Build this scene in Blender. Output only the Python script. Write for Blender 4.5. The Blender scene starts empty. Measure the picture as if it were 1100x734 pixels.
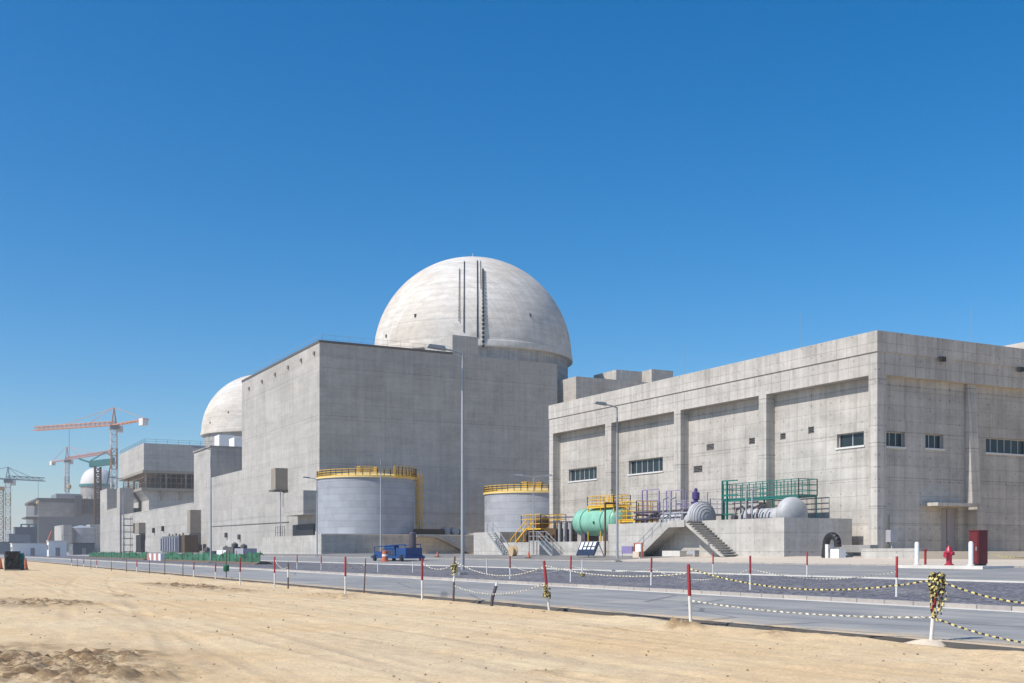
import bpy, bmesh, math, random
import numpy as np
from mathutils import Vector, Matrix
random.seed(7)
rng = np.random.default_rng(7)
scene = bpy.context.scene
COL = scene.collection
R = math.radians
EYE = 1.6
CT, ST = 15/17, 8/17            # the plant grid is turned 28 degrees from the view

def ray(u, v=592.0):
    k = (u-550)/1200
    return (CT*k+ST, CT-ST*k, (592-v)/1200)
def onX(u, v, X):               # point on the plane x = X
    r = ray(u, v); d = X/r[0]
    return (X, r[1]*d, EYE+r[2]*d)
def onY(u, v, Y):
    r = ray(u, v); d = Y/r[1]
    return (r[0]*d, Y, EYE+r[2]*d)
def atD(u, v, d):
    r = ray(u, v)
    return (r[0]*d, r[1]*d, EYE+r[2]*d)
def onG(u, v, z=0.0):
    r = ray(u, v); d = (z-EYE)/r[2]
    return (r[0]*d, r[1]*d, z)
def pxm(u, X):                  # metres per photo pixel at (u, X)
    return X/ray(u)[0]/1200
PROF = [(-4000,0),(15.4,0),(15.5,.02),(23.2,.10),(23.6,.20),(37.5,.36),(51,.70),(62,1.12),(63,1.15),(4000,1.15)]
def zg(x):
    for (a, za), (b, zb) in zip(PROF, PROF[1:]):
        if x <= b: return za+(zb-za)*(x-a)/(b-a)
    return PROF[-1][1]

# ------------------------------------------------------------------ materials
class NT:
    def __init__(s, name):
        s.m = bpy.data.materials.new(name); s.m.use_nodes = True
        s.t = s.m.node_tree; s.n = s.t.nodes; s.l = s.t.links
        s.b = s.n['Principled BSDF']
        s.pos = s.n.new('ShaderNodeNewGeometry').outputs['Position']
    def put(s, sock, v):
        if isinstance(v, bpy.types.NodeSocket): s.l.new(v, sock)
        else: sock.default_value = v
    def math(s, op, a, b=None, c=None, clamp=False):
        x = s.n.new('ShaderNodeMath'); x.operation = op; x.use_clamp = clamp
        s.put(x.inputs[0], a)
        if b is not None: s.put(x.inputs[1], b)
        if c is not None: s.put(x.inputs[2], c)
        return x.outputs[0]
    def vscale(s, v, sc):
        x = s.n.new('ShaderNodeVectorMath'); x.operation = 'MULTIPLY'
        s.put(x.inputs[0], v); s.put(x.inputs[1], sc); return x.outputs[0]
    def comb(s, a, b, c):
        x = s.n.new('ShaderNodeCombineXYZ')
        s.put(x.inputs[0], a); s.put(x.inputs[1], b); s.put(x.inputs[2], c); return x.outputs[0]
    def sep(s, v):
        x = s.n.new('ShaderNodeSeparateXYZ'); s.put(x.inputs[0], v); return x.outputs
    def noise(s, v, scale, detail=3, rough=.55):
        x = s.n.new('ShaderNodeTexNoise'); s.put(x.inputs['Vector'], v)
        x.inputs['Scale'].default_value = scale; x.inputs['Detail'].default_value = detail
        x.inputs['Roughness'].default_value = rough; return x.outputs['Fac']
    def ramp(s, f, lo, hi, a=0., b=1.):
        x = s.n.new('ShaderNodeMapRange'); x.interpolation_type = 'SMOOTHSTEP'
        s.put(x.inputs[0], f); s.put(x.inputs[1], lo); s.put(x.inputs[2], hi)
        s.put(x.inputs[3], a); s.put(x.inputs[4], b); return x.outputs[0]
    def mix(s, f, a, b, blend='MIX'):
        x = s.n.new('ShaderNodeMix'); x.data_type = 'RGBA'; x.blend_type = blend
        s.put(x.inputs[0], f); s.put(x.inputs[6], a); s.put(x.inputs[7], b); return x.outputs[2]
    def mulc(s, col, f):
        x = s.n.new('ShaderNodeVectorMath'); x.operation = 'SCALE'
        s.put(x.inputs[0], col); s.put(x.inputs['Scale'], f); return x.outputs[0]
    def bump(s, h, dist, strength=1.):
        x = s.n.new('ShaderNodeBump'); x.inputs['Distance'].default_value = dist
        x.inputs['Strength'].default_value = strength; s.put(x.inputs['Height'], h)
        s.l.new(x.outputs[0], s.b.inputs['Normal'])
    def fin(s, col, rough=.9, metal=0., spec=None):
        s.put(s.b.inputs['Base Color'], col); s.put(s.b.inputs['Roughness'], rough)
        s.b.inputs['Metallic'].default_value = metal
        if spec is not None: s.b.inputs['Specular IOR Level'].default_value = spec
        return s.m
def c4(c): return (c[0], c[1], c[2], 1.)

def concrete(name, c1, c2, pw=3., ph=3., line=.25, streak=.35, patch=.3, tie=0., panel=.16, dome=False):
    t = NT(name)
    x, y, z = t.sep(t.pos)
    h = t.math('ADD', x, y)
    uv = t.comb(h, z, 0.)
    big = t.noise(t.pos, .07, 4, .6)
    med = t.noise(t.vscale(t.pos, (1, 1, 2.2)), .33, 4, .62)
    fine = t.noise(t.pos, 2.6, 3, .6)
    st = t.noise(t.comb(t.math('MULTIPLY', h, 1.1), t.math('MULTIPLY', z, .07), 0.), 1., 4, .65)
    hb = t.noise(t.comb(t.math('MULTIPLY', h, .05), t.math('MULTIPLY', z, .9), 3.), 1., 3, .6)
    base = t.mix(t.ramp(big, .32, .68), c4(c1), c4(c2))
    f = t.math('MULTIPLY_ADD', t.math('SUBTRACT', med, .5), patch*2.2, 1.)
    f = t.math('MULTIPLY_ADD', t.math('SUBTRACT', st, .5), streak*1.5, f)
    f = t.math('MULTIPLY_ADD', t.math('SUBTRACT', hb, .5), patch*1.2, f)
    f = t.math('MULTIPLY_ADD', t.math('SUBTRACT', fine, .5), .3, f)
    # each formwork panel came out a slightly different grey
    br = t.n.new('ShaderNodeTexBrick'); t.put(br.inputs['Vector'], uv)
    br.offset = 0. if not dome else .5
    br.inputs['Color1'].default_value = (0, 0, 0, 1); br.inputs['Color2'].default_value = (1, 1, 1, 1)
    br.inputs['Mortar'].default_value = (.5, .5, .5, 1)
    br.inputs['Scale'].default_value = 1.; br.inputs['Mortar Size'].default_value = .035
    br.inputs['Mortar Smooth'].default_value = .4
    br.inputs['Brick Width'].default_value = pw; br.inputs['Row Height'].default_value = ph
    f = t.math('MULTIPLY_ADD', t.math('SUBTRACT', t.sep(br.outputs['Color'])[0], .5), panel, f)
    lined = t.math('MULTIPLY', br.outputs['Fac'], t.ramp(med, .3, .6, .35, 1.))
    f = t.math('SUBTRACT', f, t.math('MULTIPLY', lined, line))
    # heavier pour joints every third lift
    pj = t.math('FRACT', t.math('DIVIDE', z, ph*3.07))
    jn = t.math('LESS_THAN', t.math('ADD', pj, t.math('MULTIPLY', t.math('SUBTRACT', fine, .5), .01)), .012*3/ph)
    f = t.math('SUBTRACT', f, t.math('MULTIPLY', jn, line*.9))
    if tie:
        a = t.math('SUBTRACT', t.math('FRACT', t.math('DIVIDE', h, 1.2)), .5)
        b = t.math('SUBTRACT', t.math('FRACT', t.math('DIVIDE', z, 1.0)), .5)
        d2 = t.math('ADD', t.math('MULTIPLY', a, a), t.math('MULTIPLY', b, b))
        dot = t.math('MULTIPLY', t.ramp(d2, .004, .012, 1., 0.), t.ramp(t.noise(uv, .45, 2), .42, .6))
        f = t.math('SUBTRACT', f, t.math('MULTIPLY', dot, tie))
    # sparse dark runs
    run = t.math('MULTIPLY', t.ramp(t.noise(t.comb(t.math('MULTIPLY', h, 2.1), t.math('MULTIPLY', z, .045), 9.), 1., 3, .7), .62, .8), .3*streak/.35)
    f = t.math('SUBTRACT', f, run)
    t.bump(t.math('ADD', t.math('MULTIPLY', med, .6), t.math('SUBTRACT', fine, t.math('MULTIPLY', br.outputs['Fac'], .7))), .05, .35)
    return t.fin(t.mulc(base, t.math('MAXIMUM', f, .25)), .92, 0, .25)

def plain(name, c, rough=.55, metal=0., var=.18, scale=6., spec=None):
    t = NT(name)
    n = t.noise(t.pos, scale, 4, .65); n2 = t.noise(t.pos, scale*.17, 3, .6)
    f = t.math('MULTIPLY_ADD', t.math('SUBTRACT', n, .5), var*2, 1.)
    f = t.math('MULTIPLY_ADD', t.math('SUBTRACT', n2, .5), var*1.6, f)
    return t.fin(t.mulc(c, f), t.ramp(n, .3, .7, max(.05, rough-.1), min(1., rough+.1)), metal, spec)

def cladding(name, c, rough=.42, metal=.65):
    t = NT(name)
    x, y, z = t.sep(t.pos)
    wv = t.math('SINE', t.math('MULTIPLY', z, 2*math.pi/.42))
    row = t.math('FLOOR', t.math('DIVIDE', z, 1.15))
    a = t.math('ADD', t.math('MULTIPLY', x, .9), t.math('MULTIPLY', y, -.35))
    sheet = t.n.new('ShaderNodeTexWhiteNoise'); sheet.noise_dimensions = '2D'
    t.put(sheet.inputs['Vector'], t.comb(t.math('FLOOR', t.math('DIVIDE', t.math('ADD', a, t.math('MULTIPLY', row, 1.7)), 2.9)), row, 0.))
    seam = t.math('LESS_THAN', t.math('FRACT', t.math('DIVIDE', z, 1.15)), .06)
    n = t.noise(t.pos, .5, 4, .6)
    f = t.math('MULTIPLY_ADD', t.math('SUBTRACT', sheet.outputs['Value'], .5), .2, 1.)
    f = t.math('MULTIPLY_ADD', t.math('SUBTRACT', n, .5), .5, f)
    f = t.math('SUBTRACT', f, t.math('MULTIPLY', seam, .25))
    t.bump(t.math('ADD', wv, t.math('MULTIPLY', n, 1.5)), .012, .3)
    return t.fin(t.mulc(c, f), rough, metal)

M = {}
M['conc_hall']  = concrete('concrete_hall', (.465,.437,.395), (.40,.372,.33), 1.8, 1.25, .24, .6, .26, tie=.32, panel=.1)
M['conc_hall2'] = concrete('concrete_parapet', (.48,.452,.41), (.42,.39,.35), 1.2, 1.7, .34, .65, .2, tie=.3, panel=.09)
M['conc_aux']   = concrete('concrete_auxiliary', (.42,.40,.37), (.36,.342,.315), 6., 3., .3, .34, .2, panel=.1)
M['conc_plat']  = concrete('concrete_plinth', (.46,.44,.405), (.40,.38,.345), 2.4, 1.55, .24, .45, .3, tie=.25, panel=.09)
M['conc_dome']  = concrete('concrete_dome', (.59,.56,.515), (.53,.475,.405), 7., 2.9, .3, .36, .28, panel=.09, dome=True)
M['conc_stain'] = concrete('concrete_stained', (.38,.37,.35), (.28,.27,.25), 5., 2.9, .2, .75, .4)
M['conc_dark']  = concrete('concrete_grey', (.30,.29,.275), (.25,.245,.235), 4., 3., .15, .3, .25)
M['conc_brown'] = plain('concrete_brown', (.27,.235,.19), .85, 0, .25, .6)
M['kerb_white'] = plain('pale_kerb', (.62,.59,.53), .85, 0, .2, 2.)
M['cladding']   = cladding('ribbed_tank_cladding', (.34,.355,.385), .55, .03)
M['silver']     = plain('silver_insulation', (.43,.43,.43), .65, .1, .28, 2.2)
M['galv']       = plain('galvanised_steel', (.36,.37,.38), .5, .2, .15, 2.)
M['yellow']     = plain('yellow_paint', (.72,.43,.03), .5, 0, .16, 3.)
M['paleyellow'] = plain('pale_yellow_roof', (.72,.56,.25), .6, 0, .15, 1.)
M['greentank']  = plain('mint_green_paint', (.22,.46,.34), .5, 0, .28, 1.4)
M['greenrail']  = plain('green_rail_paint', (.015,.16,.13), .5, 0, .2, 3.)
M['navypurple'] = plain('dark_violet_paint', (.06,.04,.16), .5, 0, .2, 3.)
M['purple']     = plain('purple_rail_paint', (.24,.19,.36), .5, 0, .2, 3.)
M['greyrail']   = plain('grey_rail_paint', (.40,.39,.43), .5, .2, .15, 3.)
M['pipe_dark']  = plain('dark_pipework', (.09,.075,.095), .5, .2, .3, 3.)
M['rustbrown']  = plain('brown_steelwork', (.10,.055,.025), .7, .1, .35, 3.)
M['black']      = plain('black_rubber', (.015,.015,.017), .6, 0, .2, 5.)
M['blue']       = plain('blue_machine_paint', (.008,.05,.17), .5, 0, .4, 2.)
M['red']        = plain('red_paint', (.40,.03,.035), .5, 0, .25, 6.)
M['hydrant']    = plain('hydrant_red', (.36,.018,.045), .4, 0, .2, 6.)
M['boxred']     = plain('dark_red_cabinet', (.13,.012,.014), .6, 0, .25, 3.)
M['postred']    = plain('post_red', (.28,.02,.025), .7, 0, .45, 14.)
M['postwhite']  = plain('post_white', (.68,.66,.61), .7, 0, .28, 14.)
M['rustpost']   = plain('rusty_post', (.12,.075,.05), .85, 0, .5, 12.)
M['white']      = plain('white_paint', (.78,.78,.76), .5, 0, .1, 3.)
M['orange']     = plain('orange_plastic', (.50,.13,.06), .5, 0, .2, 5.)
M['craneorange']= plain('crane_orange', (.46,.22,.13), .6, 0, .25, .4)
M['cranered']   = plain('crane_red', (.40,.22,.21), .6, 0, .25, .4)
M['craneyellow']= plain('crane_yellow', (.47,.34,.19), .6, 0, .25, .4)
M['cranewhite'] = plain('crane_white', (.68,.64,.60), .6, 0, .15, .4)
M['cranegrey']  = plain('crane_grey', (.22,.24,.26), .6, .2, .2, .4)
M['derrick']    = plain('derrick_green', (.03,.17,.17), .6, 0, .3, .3)
M['net']        = plain('green_site_netting', (.03,.125,.07), .9, 0, .8, 1.8)
M['soilspoil']  = plain('dark_spoil', (.14,.10,.07), .95, 0, .4, 2.)
M['asphalt_edge_shadow'] = plain('shadowed_asphalt_edge', (.07,.065,.06), .9, 0, .5, 6.)  # asphalt darkened so the road edge's shadow line sits in the colour
M['scaffbrown'] = plain('weathered_scaffold_brown', (.30,.20,.12), .8, 0, .3, 1.)
M['barrierpink'] = plain('faded_red_plastic', (.45,.20,.17), .6, 0, .25, 3.)
M['pebble'] = plain('tan_pebble', (.30,.23,.15), .95, 0, .4, 3.)
M['darkroof']   = plain('dark_roof_edge', (.10,.095,.09), .8, 0, .25, 1.)
M['sill']       = plain('pale_window_sill', (.62,.61,.58), .7, 0, .12, 3.)
M['frame']      = plain('window_frame_grey', (.46,.46,.45), .5, 0, .12, 3.)
M['ventgrey'] = plain('vent_louvre_grey', (.20,.19,.18), .7, 0, .15, 3.)
M['doorgrey']   = plain('grey_door_paint', (.30,.28,.29), .6, 0, .12, 2.)
M['cement']     = plain('cement_lump', (.60,.50,.38), .95, 0, .25, 9.)
M['liner']      = plain('steel_liner_white', (.60,.58,.55), .7, 0, .25, .25)
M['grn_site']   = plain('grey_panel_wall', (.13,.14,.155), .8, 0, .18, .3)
def glass():
    t = NT('window_glass')
    n = t.noise(t.pos, .9, 2)
    return t.fin(t.mix(n, (.012,.02,.024,1), (.03,.045,.05,1)), .12, 0, .35)
M['glass'] = glass()
def tape(name, ca, cb, L):
    t = NT(name)
    a = t.n.new('ShaderNodeAttribute'); a.attribute_name = 'along'
    s = t.math('LESS_THAN', t.math('FRACT', t.math('DIVIDE', a.outputs['Fac'], L)), .5)
    return t.fin(t.mix(s, c4(ca), c4(cb)), .45)
M['tape'] = tape('striped_warning_tape', (.66,.56,.22), (.03,.03,.025), .12)
M['tapepale'] = tape('faded_warning_tape', (.68,.65,.54), (.20,.19,.15), .15)
def panelboard():
    t = NT('striped_board')
    return t.fin((.03,.035,.06,1), .25)
M['navy'] = panelboard()
def sandmat():
    t = NT('desert_sand')
    d = t.n.new('ShaderNodeAttribute'); d.attribute_name = 'disturbed'
    x, y, z = t.sep(t.pos)
    n1 = t.noise(t.pos, .22, 4, .6); n2 = t.noise(t.pos, 2.2, 5, .65); n3 = t.noise(t.pos, 17., 4, .7)
    trk = t.noise(t.comb(t.math('MULTIPLY', x, 1.5), t.math('MULTIPLY', y, .09), 0.), 1., 4, .6)
    base = t.mix(t.ramp(n1, .3, .7), (.61,.435,.245,1), (.66,.52,.33,1))
    base = t.mix(t.ramp(trk, .45, .7, 0., .6), base, (.49,.375,.25,1))
    f = t.math('MULTIPLY_ADD', t.math('SUBTRACT', n2, .5), .42, 1.)
    f = t.math('MULTIPLY_ADD', t.math('SUBTRACT', n3, .5), .8, f)
    f = t.math('MULTIPLY_ADD', t.math('SUBTRACT', t.noise(t.pos, 45., 2, .6), .5), .5, f)
    sp = t.ramp(t.noise(t.pos, 9., 3, .6), .64, .72, 0., .4)
    f = t.math('SUBTRACT', f, sp)
    col = t.mulc(base, f)
    dist = t.math('MULTIPLY', d.outputs['Fac'], t.ramp(t.math('MULTIPLY_ADD', n3, .6, n2), .62, .88))
    col = t.mix(dist, col, (.19,.125,.07,1))
    t.bump(t.math('ADD', n2, t.math('MULTIPLY', n3, .35)), .05, .55)
    return t.fin(col, .97, 0, .1)
M['sand'] = sandmat()
def roadmat(name, a, b, grain=30., dust=.4, dustc=(.42,.37,.30), drift=None):
    t = NT(name)
    x, y, z = t.sep(t.pos)
    g = t.noise(t.pos, grain, 3, .7); n1 = t.noise(t.pos, .35, 5, .65)
    lane = t.noise(t.comb(t.math('MULTIPLY', x, 1.1), t.math('MULTIPLY', y, .035), 4.), 1., 4, .6)
    col = t.mix(t.ramp(lane, .3, .7), c4(a), c4(b))
    col = t.mix(t.math('MULTIPLY', t.ramp(n1, .45, .75), dust), col, c4(dustc))
    f = t.math('MULTIPLY_ADD', t.math('SUBTRACT', g, .5), .6, 1.)
    fine_l = t.noise(t.comb(t.math('MULTIPLY', x, 5.), t.math('MULTIPLY', y, .12), 2.), 1., 4, .65)
    f = t.math('MULTIPLY_ADD', t.math('SUBTRACT', fine_l, .5), .5, f)
    if drift is not None:
        w_ = t.math('MULTIPLY_ADD', t.noise(t.pos, 1.3, 4, .6), 2.6, -1.3)
        dm = t.ramp(t.math('SUBTRACT', t.math('SUBTRACT', x, drift), w_), -.2, .9, .85, 0.)
        col = t.mix(dm, col, (.58,.43,.26,1))
        # old repair joints and cracks
        v = t.n.new('ShaderNodeTexVoronoi'); v.feature = 'DISTANCE_TO_EDGE'
        t.put(v.inputs['Vector'], t.vscale(t.pos, (.22, .09, 0.))); v.inputs['Scale'].default_value = 1.
        f = t.math('SUBTRACT', f, t.math('MULTIPLY', t.ramp(v.outputs['Distance'], .004, .012, 1., 0.), .35))
    t.bump(g, .012, .6)
    return t.fin(t.mulc(col, f), t.ramp(n1, .3, .7, .6, .85), 0, .35)
M['road'] = roadmat('dusty_asphalt', (.235,.23,.22), (.325,.318,.30), dust=.5, dustc=(.50,.455,.385), drift=15.4)
M['road2'] = roadmat('service_road_asphalt', (.225,.22,.21), (.30,.292,.278), dust=.45, dustc=(.44,.405,.35))
M['apron'] = roadmat('dusty_apron', (.17,.165,.16), (.25,.235,.215), 8., .55)
M['palesand'] = roadmat('pale_compacted_sand', (.55,.46,.36), (.60,.52,.42), 12., .3, (.5,.4,.28))
def gravelmat():
    t = NT('grey_gravel')
    v = t.n.new('ShaderNodeTexVoronoi'); t.put(v.inputs['Vector'], t.pos); v.inputs['Scale'].default_value = 8.
    g = t.noise(t.pos, 5., 4, .75); n = t.noise(t.pos, .25, 4, .6)
    f = t.math('MULTIPLY_ADD', t.sep(v.outputs['Color'])[0], 1.1, .45)
    f = t.math('MULTIPLY', f, t.ramp(g, .25, .75, .65, 1.35))
    col = t.mix(t.ramp(n, .45, .72), (.155,.152,.168,1), (.21,.20,.20,1))
    t.bump(v.outputs['Distance'], .06, 1.)
    return t.fin(t.mulc(col, f), .95, 0, .2)
M['gravel'] = gravelmat()
def kerbmat():
    t = NT('kerb_stone')
    x, y, z = t.sep(t.pos)
    w = t.n.new('ShaderNodeTexWhiteNoise'); w.noise_dimensions = '1D'
    t.put(w.inputs['W'], t.math('FLOOR', t.math('DIVIDE', y, 1.)))
    jn = t.math('LESS_THAN', t.math('FRACT', t.math('DIVIDE', y, 1.)), .035)
    n = t.noise(t.pos, 5., 4, .65)
    col = t.mix(w.outputs['Value'], (.33,.30,.28,1), (.42,.38,.335,1))
    f = t.math('MULTIPLY_ADD', t.math('SUBTRACT', n, .5), .5, 1.)
    f = t.math('SUBTRACT', f, t.math('MULTIPLY', jn, .55))
    return t.fin(t.mulc(col, f), .9, 0, .25)
M['kerb'] = kerbmat()

# ------------------------------------------------------------------ mesh helpers
class MB:
    def __init__(s): s.v = []; s.f = []; s.a = []; s.smooth = False
    def add(s, vs, fs):
        o = len(s.v); s.v += [tuple(p) for p in vs]; s.f += [tuple(i+o for i in f) for f in fs]; return s
    def box(s, x0, x1, y0, y1, z0, z1):
        x0, x1 = sorted((x0, x1)); y0, y1 = sorted((y0, y1)); z0, z1 = sorted((z0, z1))
        return s.add([(x0,y0,z0),(x1,y0,z0),(x1,y1,z0),(x0,y1,z0),(x0,y0,z1),(x1,y0,z1),(x1,y1,z1),(x0,y1,z1)],
              [(0,3,2,1),(4,5,6,7),(0,1,5,4),(1,2,6,5),(2,3,7,6),(3,0,4,7)])
    def prism(s, poly, axis, a, b):      # poly of 2-d points extruded along an axis
        n = len(poly)
        def P(p, q):
            return {'x': (q, p[0], p[1]), 'y': (p[0], q, p[1]), 'z': (p[0], p[1], q)}[axis]
        vs = [P(p, a) for p in poly]+[P(p, b) for p in poly]
        return s.add(vs, [tuple(range(n))[::-1], tuple(range(n, 2*n))]+[(i, (i+1) % n, n+(i+1) % n, n+i) for i in range(n)])
    def bar(s, p, q, r, n=4, r2=None):   # bar between two points
        p = Vector(p); q = Vector(q); d = q-p
        if d.length < 1e-6: return s
        d.normalize(); up = Vector((0,0,1)) if abs(d.z) < .95 else Vector((1,0,0))
        a = d.cross(up).normalized(); b = d.cross(a)
        r2 = r if r2 is None else r2; vs = []
        for c, rr in ((p, r), (q, r2)):
            for i in range(n):
                t = 2*math.pi*(i+.5)/n; vs.append(c+(a*math.cos(t)+b*math.sin(t))*rr)
        return s.add(vs, [tuple(range(n)), tuple(range(n, 2*n))[::-1]]+[(i, n+i, n+(i+1) % n, (i+1) % n) for i in range(n)])
    def tube(s, pts, r, n=8):
        for p, q in zip(pts, pts[1:]): s.bar(p, q, r, n)
        return s
    def lathe(s, prof, c=(0,0,0), n=32, axis='z', cap=True):
        vs = []; m = len(prof)
        for i in range(n):
            t = 2*math.pi*i/n
            for r, h in prof:
                if axis == 'z': vs.append((c[0]+r*math.cos(t), c[1]+r*math.sin(t), c[2]+h))
                elif axis == 'y': vs.append((c[0]+r*math.cos(t), c[1]+h, c[2]+r*math.sin(t)))
                else: vs.append((c[0]+h, c[1]+r*math.cos(t), c[2]+r*math.sin(t)))
        fs = [(i*m+j, ((i+1) % n)*m+j, ((i+1) % n)*m+j+1, i*m+j+1) for i in range(n) for j in range(m-1)]
        if cap:
            if prof[0][0] > 1e-4: fs.append(tuple(i*m for i in range(n))[::-1])
            if prof[-1][0] > 1e-4: fs.append(tuple(i*m+m-1 for i in range(n)))
        return s.add(vs, fs)
    def ribbon(s, pts, w, turns_per_m, thick=.004, phase=0.):
        pts = [Vector(p) for p in pts]; L = 0.; ring = []; al = []
        for i, p in enumerate(pts):
            d = (pts[min(i+1, len(pts)-1)]-pts[max(i-1, 0)]).normalized()
            if i: L += (p-pts[i-1]).length
            up = Vector((0,0,1)) if abs(d.z) < .9 else Vector((1,0,0))
            a = d.cross(up).normalized(); b = d.cross(a)
            t = phase+2*math.pi*turns_per_m*L
            w1 = a*math.cos(t)+b*math.sin(t); w2 = b*math.cos(t)-a*math.sin(t)
            for e, g in ((-1,-1),(1,-1),(1,1),(-1,1)):
                ring.append(p+w1*(e*w/2)+w2*(g*thick/2)); al.append(L)
        while len(s.a) < len(s.v): s.a.append(0.)
        s.add(ring, [(i*4+j, i*4+(j+1) % 4, i*4+4+(j+1) % 4, i*4+4+j) for i in range(len(pts)-1) for j in range(4)])
        s.a += al; return s
    def build(s, name, mat, parent=None, smooth=None):
        me = bpy.data.meshes.new(name)
        o = Vector((0,0,0)); p = parent
        while p is not None: o = o+Vector(p.location); p = p.parent
        me.from_pydata([(v[0]-o.x, v[1]-o.y, v[2]-o.z) for v in s.v], [], s.f)
        bm = bmesh.new(); bm.from_mesh(me)
        bmesh.ops.remove_doubles(bm, verts=bm.verts, dist=1e-5) if smooth else None
        bmesh.ops.recalc_face_normals(bm, faces=bm.faces); bm.to_mesh(me); bm.free()
        if s.a:
            at = me.attributes.new('along', 'FLOAT', 'POINT')
            at.data.foreach_set('value', (s.a+[0.]*len(me.vertices))[:len(me.vertices)])
        me.materials.append(M[mat] if isinstance(mat, str) else mat)
        if smooth:
            me.polygons.foreach_set('use_smooth', [True]*len(me.polygons))
            try: me.set_sharp_from_angle(angle=R(smooth if smooth > 1 else 40))
            except Exception: pass
        ob = bpy.data.objects.new(name, me); COL.objects.link(ob)
        if parent is not None: ob.parent = parent
        return ob
def tag(o, label=None, cat=None, group=None, kind=None):
    if label: o['label'] = label
    if cat: o['category'] = cat
    if group: o['group'] = group
    if kind: o['kind'] = kind
    return o
def thing(name, label, cat, loc=(0,0,0), group=None):
    e = bpy.data.objects.new(name, None); COL.objects.link(e); e.location = loc; e.empty_display_size = .5
    return tag(e, label, cat, group)
def kids(o): return [c for c in bpy.data.objects if c.parent is o]
def copy_tree(o, parent=None, loc=None, rot=None, label=None, scale=None):
    c = o.copy(); COL.objects.link(c)
    if parent is not None: c.parent = parent
    if loc is not None: c.location = loc
    if rot is not None: c.rotation_euler = rot
    if scale is not None: c.scale = scale
    if label: c['label'] = label
    for k in kids(o): copy_tree(k, c)
    return c
def bx(*a): return MB().box(*a)
def struct(name, mb, mat, smooth=None): return tag(mb.build(name, mat, None, smooth), kind='structure')

def panel_wall(mb, axis, p0, p1, a0, a1, z0, z1, holes):
    """solid slab between planes p0..p1 across a0..a1, z0..z1 with rectangular openings"""
    A = sorted({a0, a1, *[h[0] for h in holes], *[h[1] for h in holes]}); Z = sorted({z0, z1, *[h[2] for h in holes], *[h[3] for h in holes]})
    for i in range(len(A)-1):
        for j in range(len(Z)-1):
            ca = (A[i]+A[i+1])/2; cz = (Z[j]+Z[j+1])/2
            if any(h[0] < ca < h[1] and h[2] < cz < h[3] for h in holes): continue
            if axis == 'x': mb.box(p0, p1, A[i], A[i+1], Z[j], Z[j+1])
            else: mb.box(A[i], A[i+1], p0, p1, Z[j], Z[j+1])
def abox(axis, p0, p1, a0, a1, z0, z1):
    return bx(p0, p1, a0, a1, z0, z1) if axis == 'x' else bx(a0, a1, p0, p1, z0, z1)
def window(parent, axis, face, a0, a1, z0, z1, panes, sill=True, depth=.3, name='window'):
    """recessed window behind the plane 'face' (outside is towards smaller coordinates)"""
    f = MB(); w = .07; g0 = face+depth
    def fb(b0, b1, c0, c1):
        f.box(*((g0, g0+.08, b0, b1, c0, c1) if axis == 'x' else (b0, b1, g0, g0+.08, c0, c1)))
    fb(a0, a1, z0, z0+w); fb(a0, a1, z1-w, z1)
    for i in range(panes+1):
        p = a0+(a1-a0-w)*i/panes; fb(p, p+w, z0+w, z1-w)
    fr = f.build(name, 'frame', parent)
    abox(axis, g0+.05, g0+.075, a0+.01, a1-.01, z0+.02, z1-.02).build('pane', 'glass', fr)
    if sill: abox(axis, face-.09, face+depth-.003, a0-.12, a1+.12, z0-.14, z0+.012).build('sill', 'sill', fr)
    return fr
def vent(parent, axis, face, a0, a1, z0, z1):
    f = MB(); d0 = face+.03
    def fb(e0, e1, b0, b1, c0, c1): f.box(*((e0, e1, b0, b1, c0, c1) if axis == 'x' else (b0, b1, e0, e1, c0, c1)))
    fb(d0, d0+.1, a0, a1, z0, z0+.06); fb(d0, d0+.1, a0, a1, z1-.06, z1); fb(d0, d0+.1, a0, a0+.06, z0, z1); fb(d0, d0+.1, a1-.06, a1, z0, z1)
    n = max(3, int((z1-z0)/.16))
    for i in range(n):
        z = z0+.06+(z1-z0-.12)*i/n; fb(d0+.02, d0+.09, a0+.06, a1-.06, z, z+.05)
    fr = f.build('vent', 'ventgrey', parent)
    abox(axis, d0+.14, d0+.16, a0, a1, z0, z1).build('duct_back', 'black', fr)
    return fr
def railing(mb, pts, h=1.1, post=1.4, r=.035, mid=1, toe=False):
    for p, q in zip(pts, pts[1:]):
        p = Vector(p); q = Vector(q); L = (q-p).length; n = max(1, round(L/post))
        for i in range(n+1):
            c = p.lerp(q, i/n); mb.bar(c, c+Vector((0,0,h)), r)
        for k in range(mid+1):
            z = Vector((0,0,h*(k+1)/(mid+1))); mb.bar(p+z, q+z, r*.9)
        if toe: mb.bar(p+Vector((0,0,.06)), q+Vector((0,0,.06)), r*1.6)
    return mb

# ------------------------------------------------------------------ ground
def vnoise(X, Y, scale, seed):
    g = np.random.default_rng(seed).random((257, 257))
    xs = X/scale; ys = Y/scale
    xi = np.floor(xs).astype(int); yi = np.floor(ys).astype(int); fx = xs-xi; fy = ys-yi
    fx = fx*fx*(3-2*fx); fy = fy*fy*(3-2*fy); xi %= 256; yi %= 256
    return (g[xi,yi]*(1-fx)+g[xi+1,yi]*fx)*(1-fy)+(g[xi,yi+1]*(1-fx)+g[xi+1,yi+1]*fx)*fy-.5
def grow(a, step, k, end):
    out = [a]; s = step
    while out[-1] < end: s *= k; out.append(out[-1]+s)
    out[-1] = end; return out
xs = [-v for v in grow(2., .07, 1.13, 4000.)][::-1]+list(np.arange(-1.93, 15.6, .07))+[15.6, 15.9, 19, 23, 27, 37, 51, 62, 63, 75, 120, 250, 600, 1500, 4000]
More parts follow.
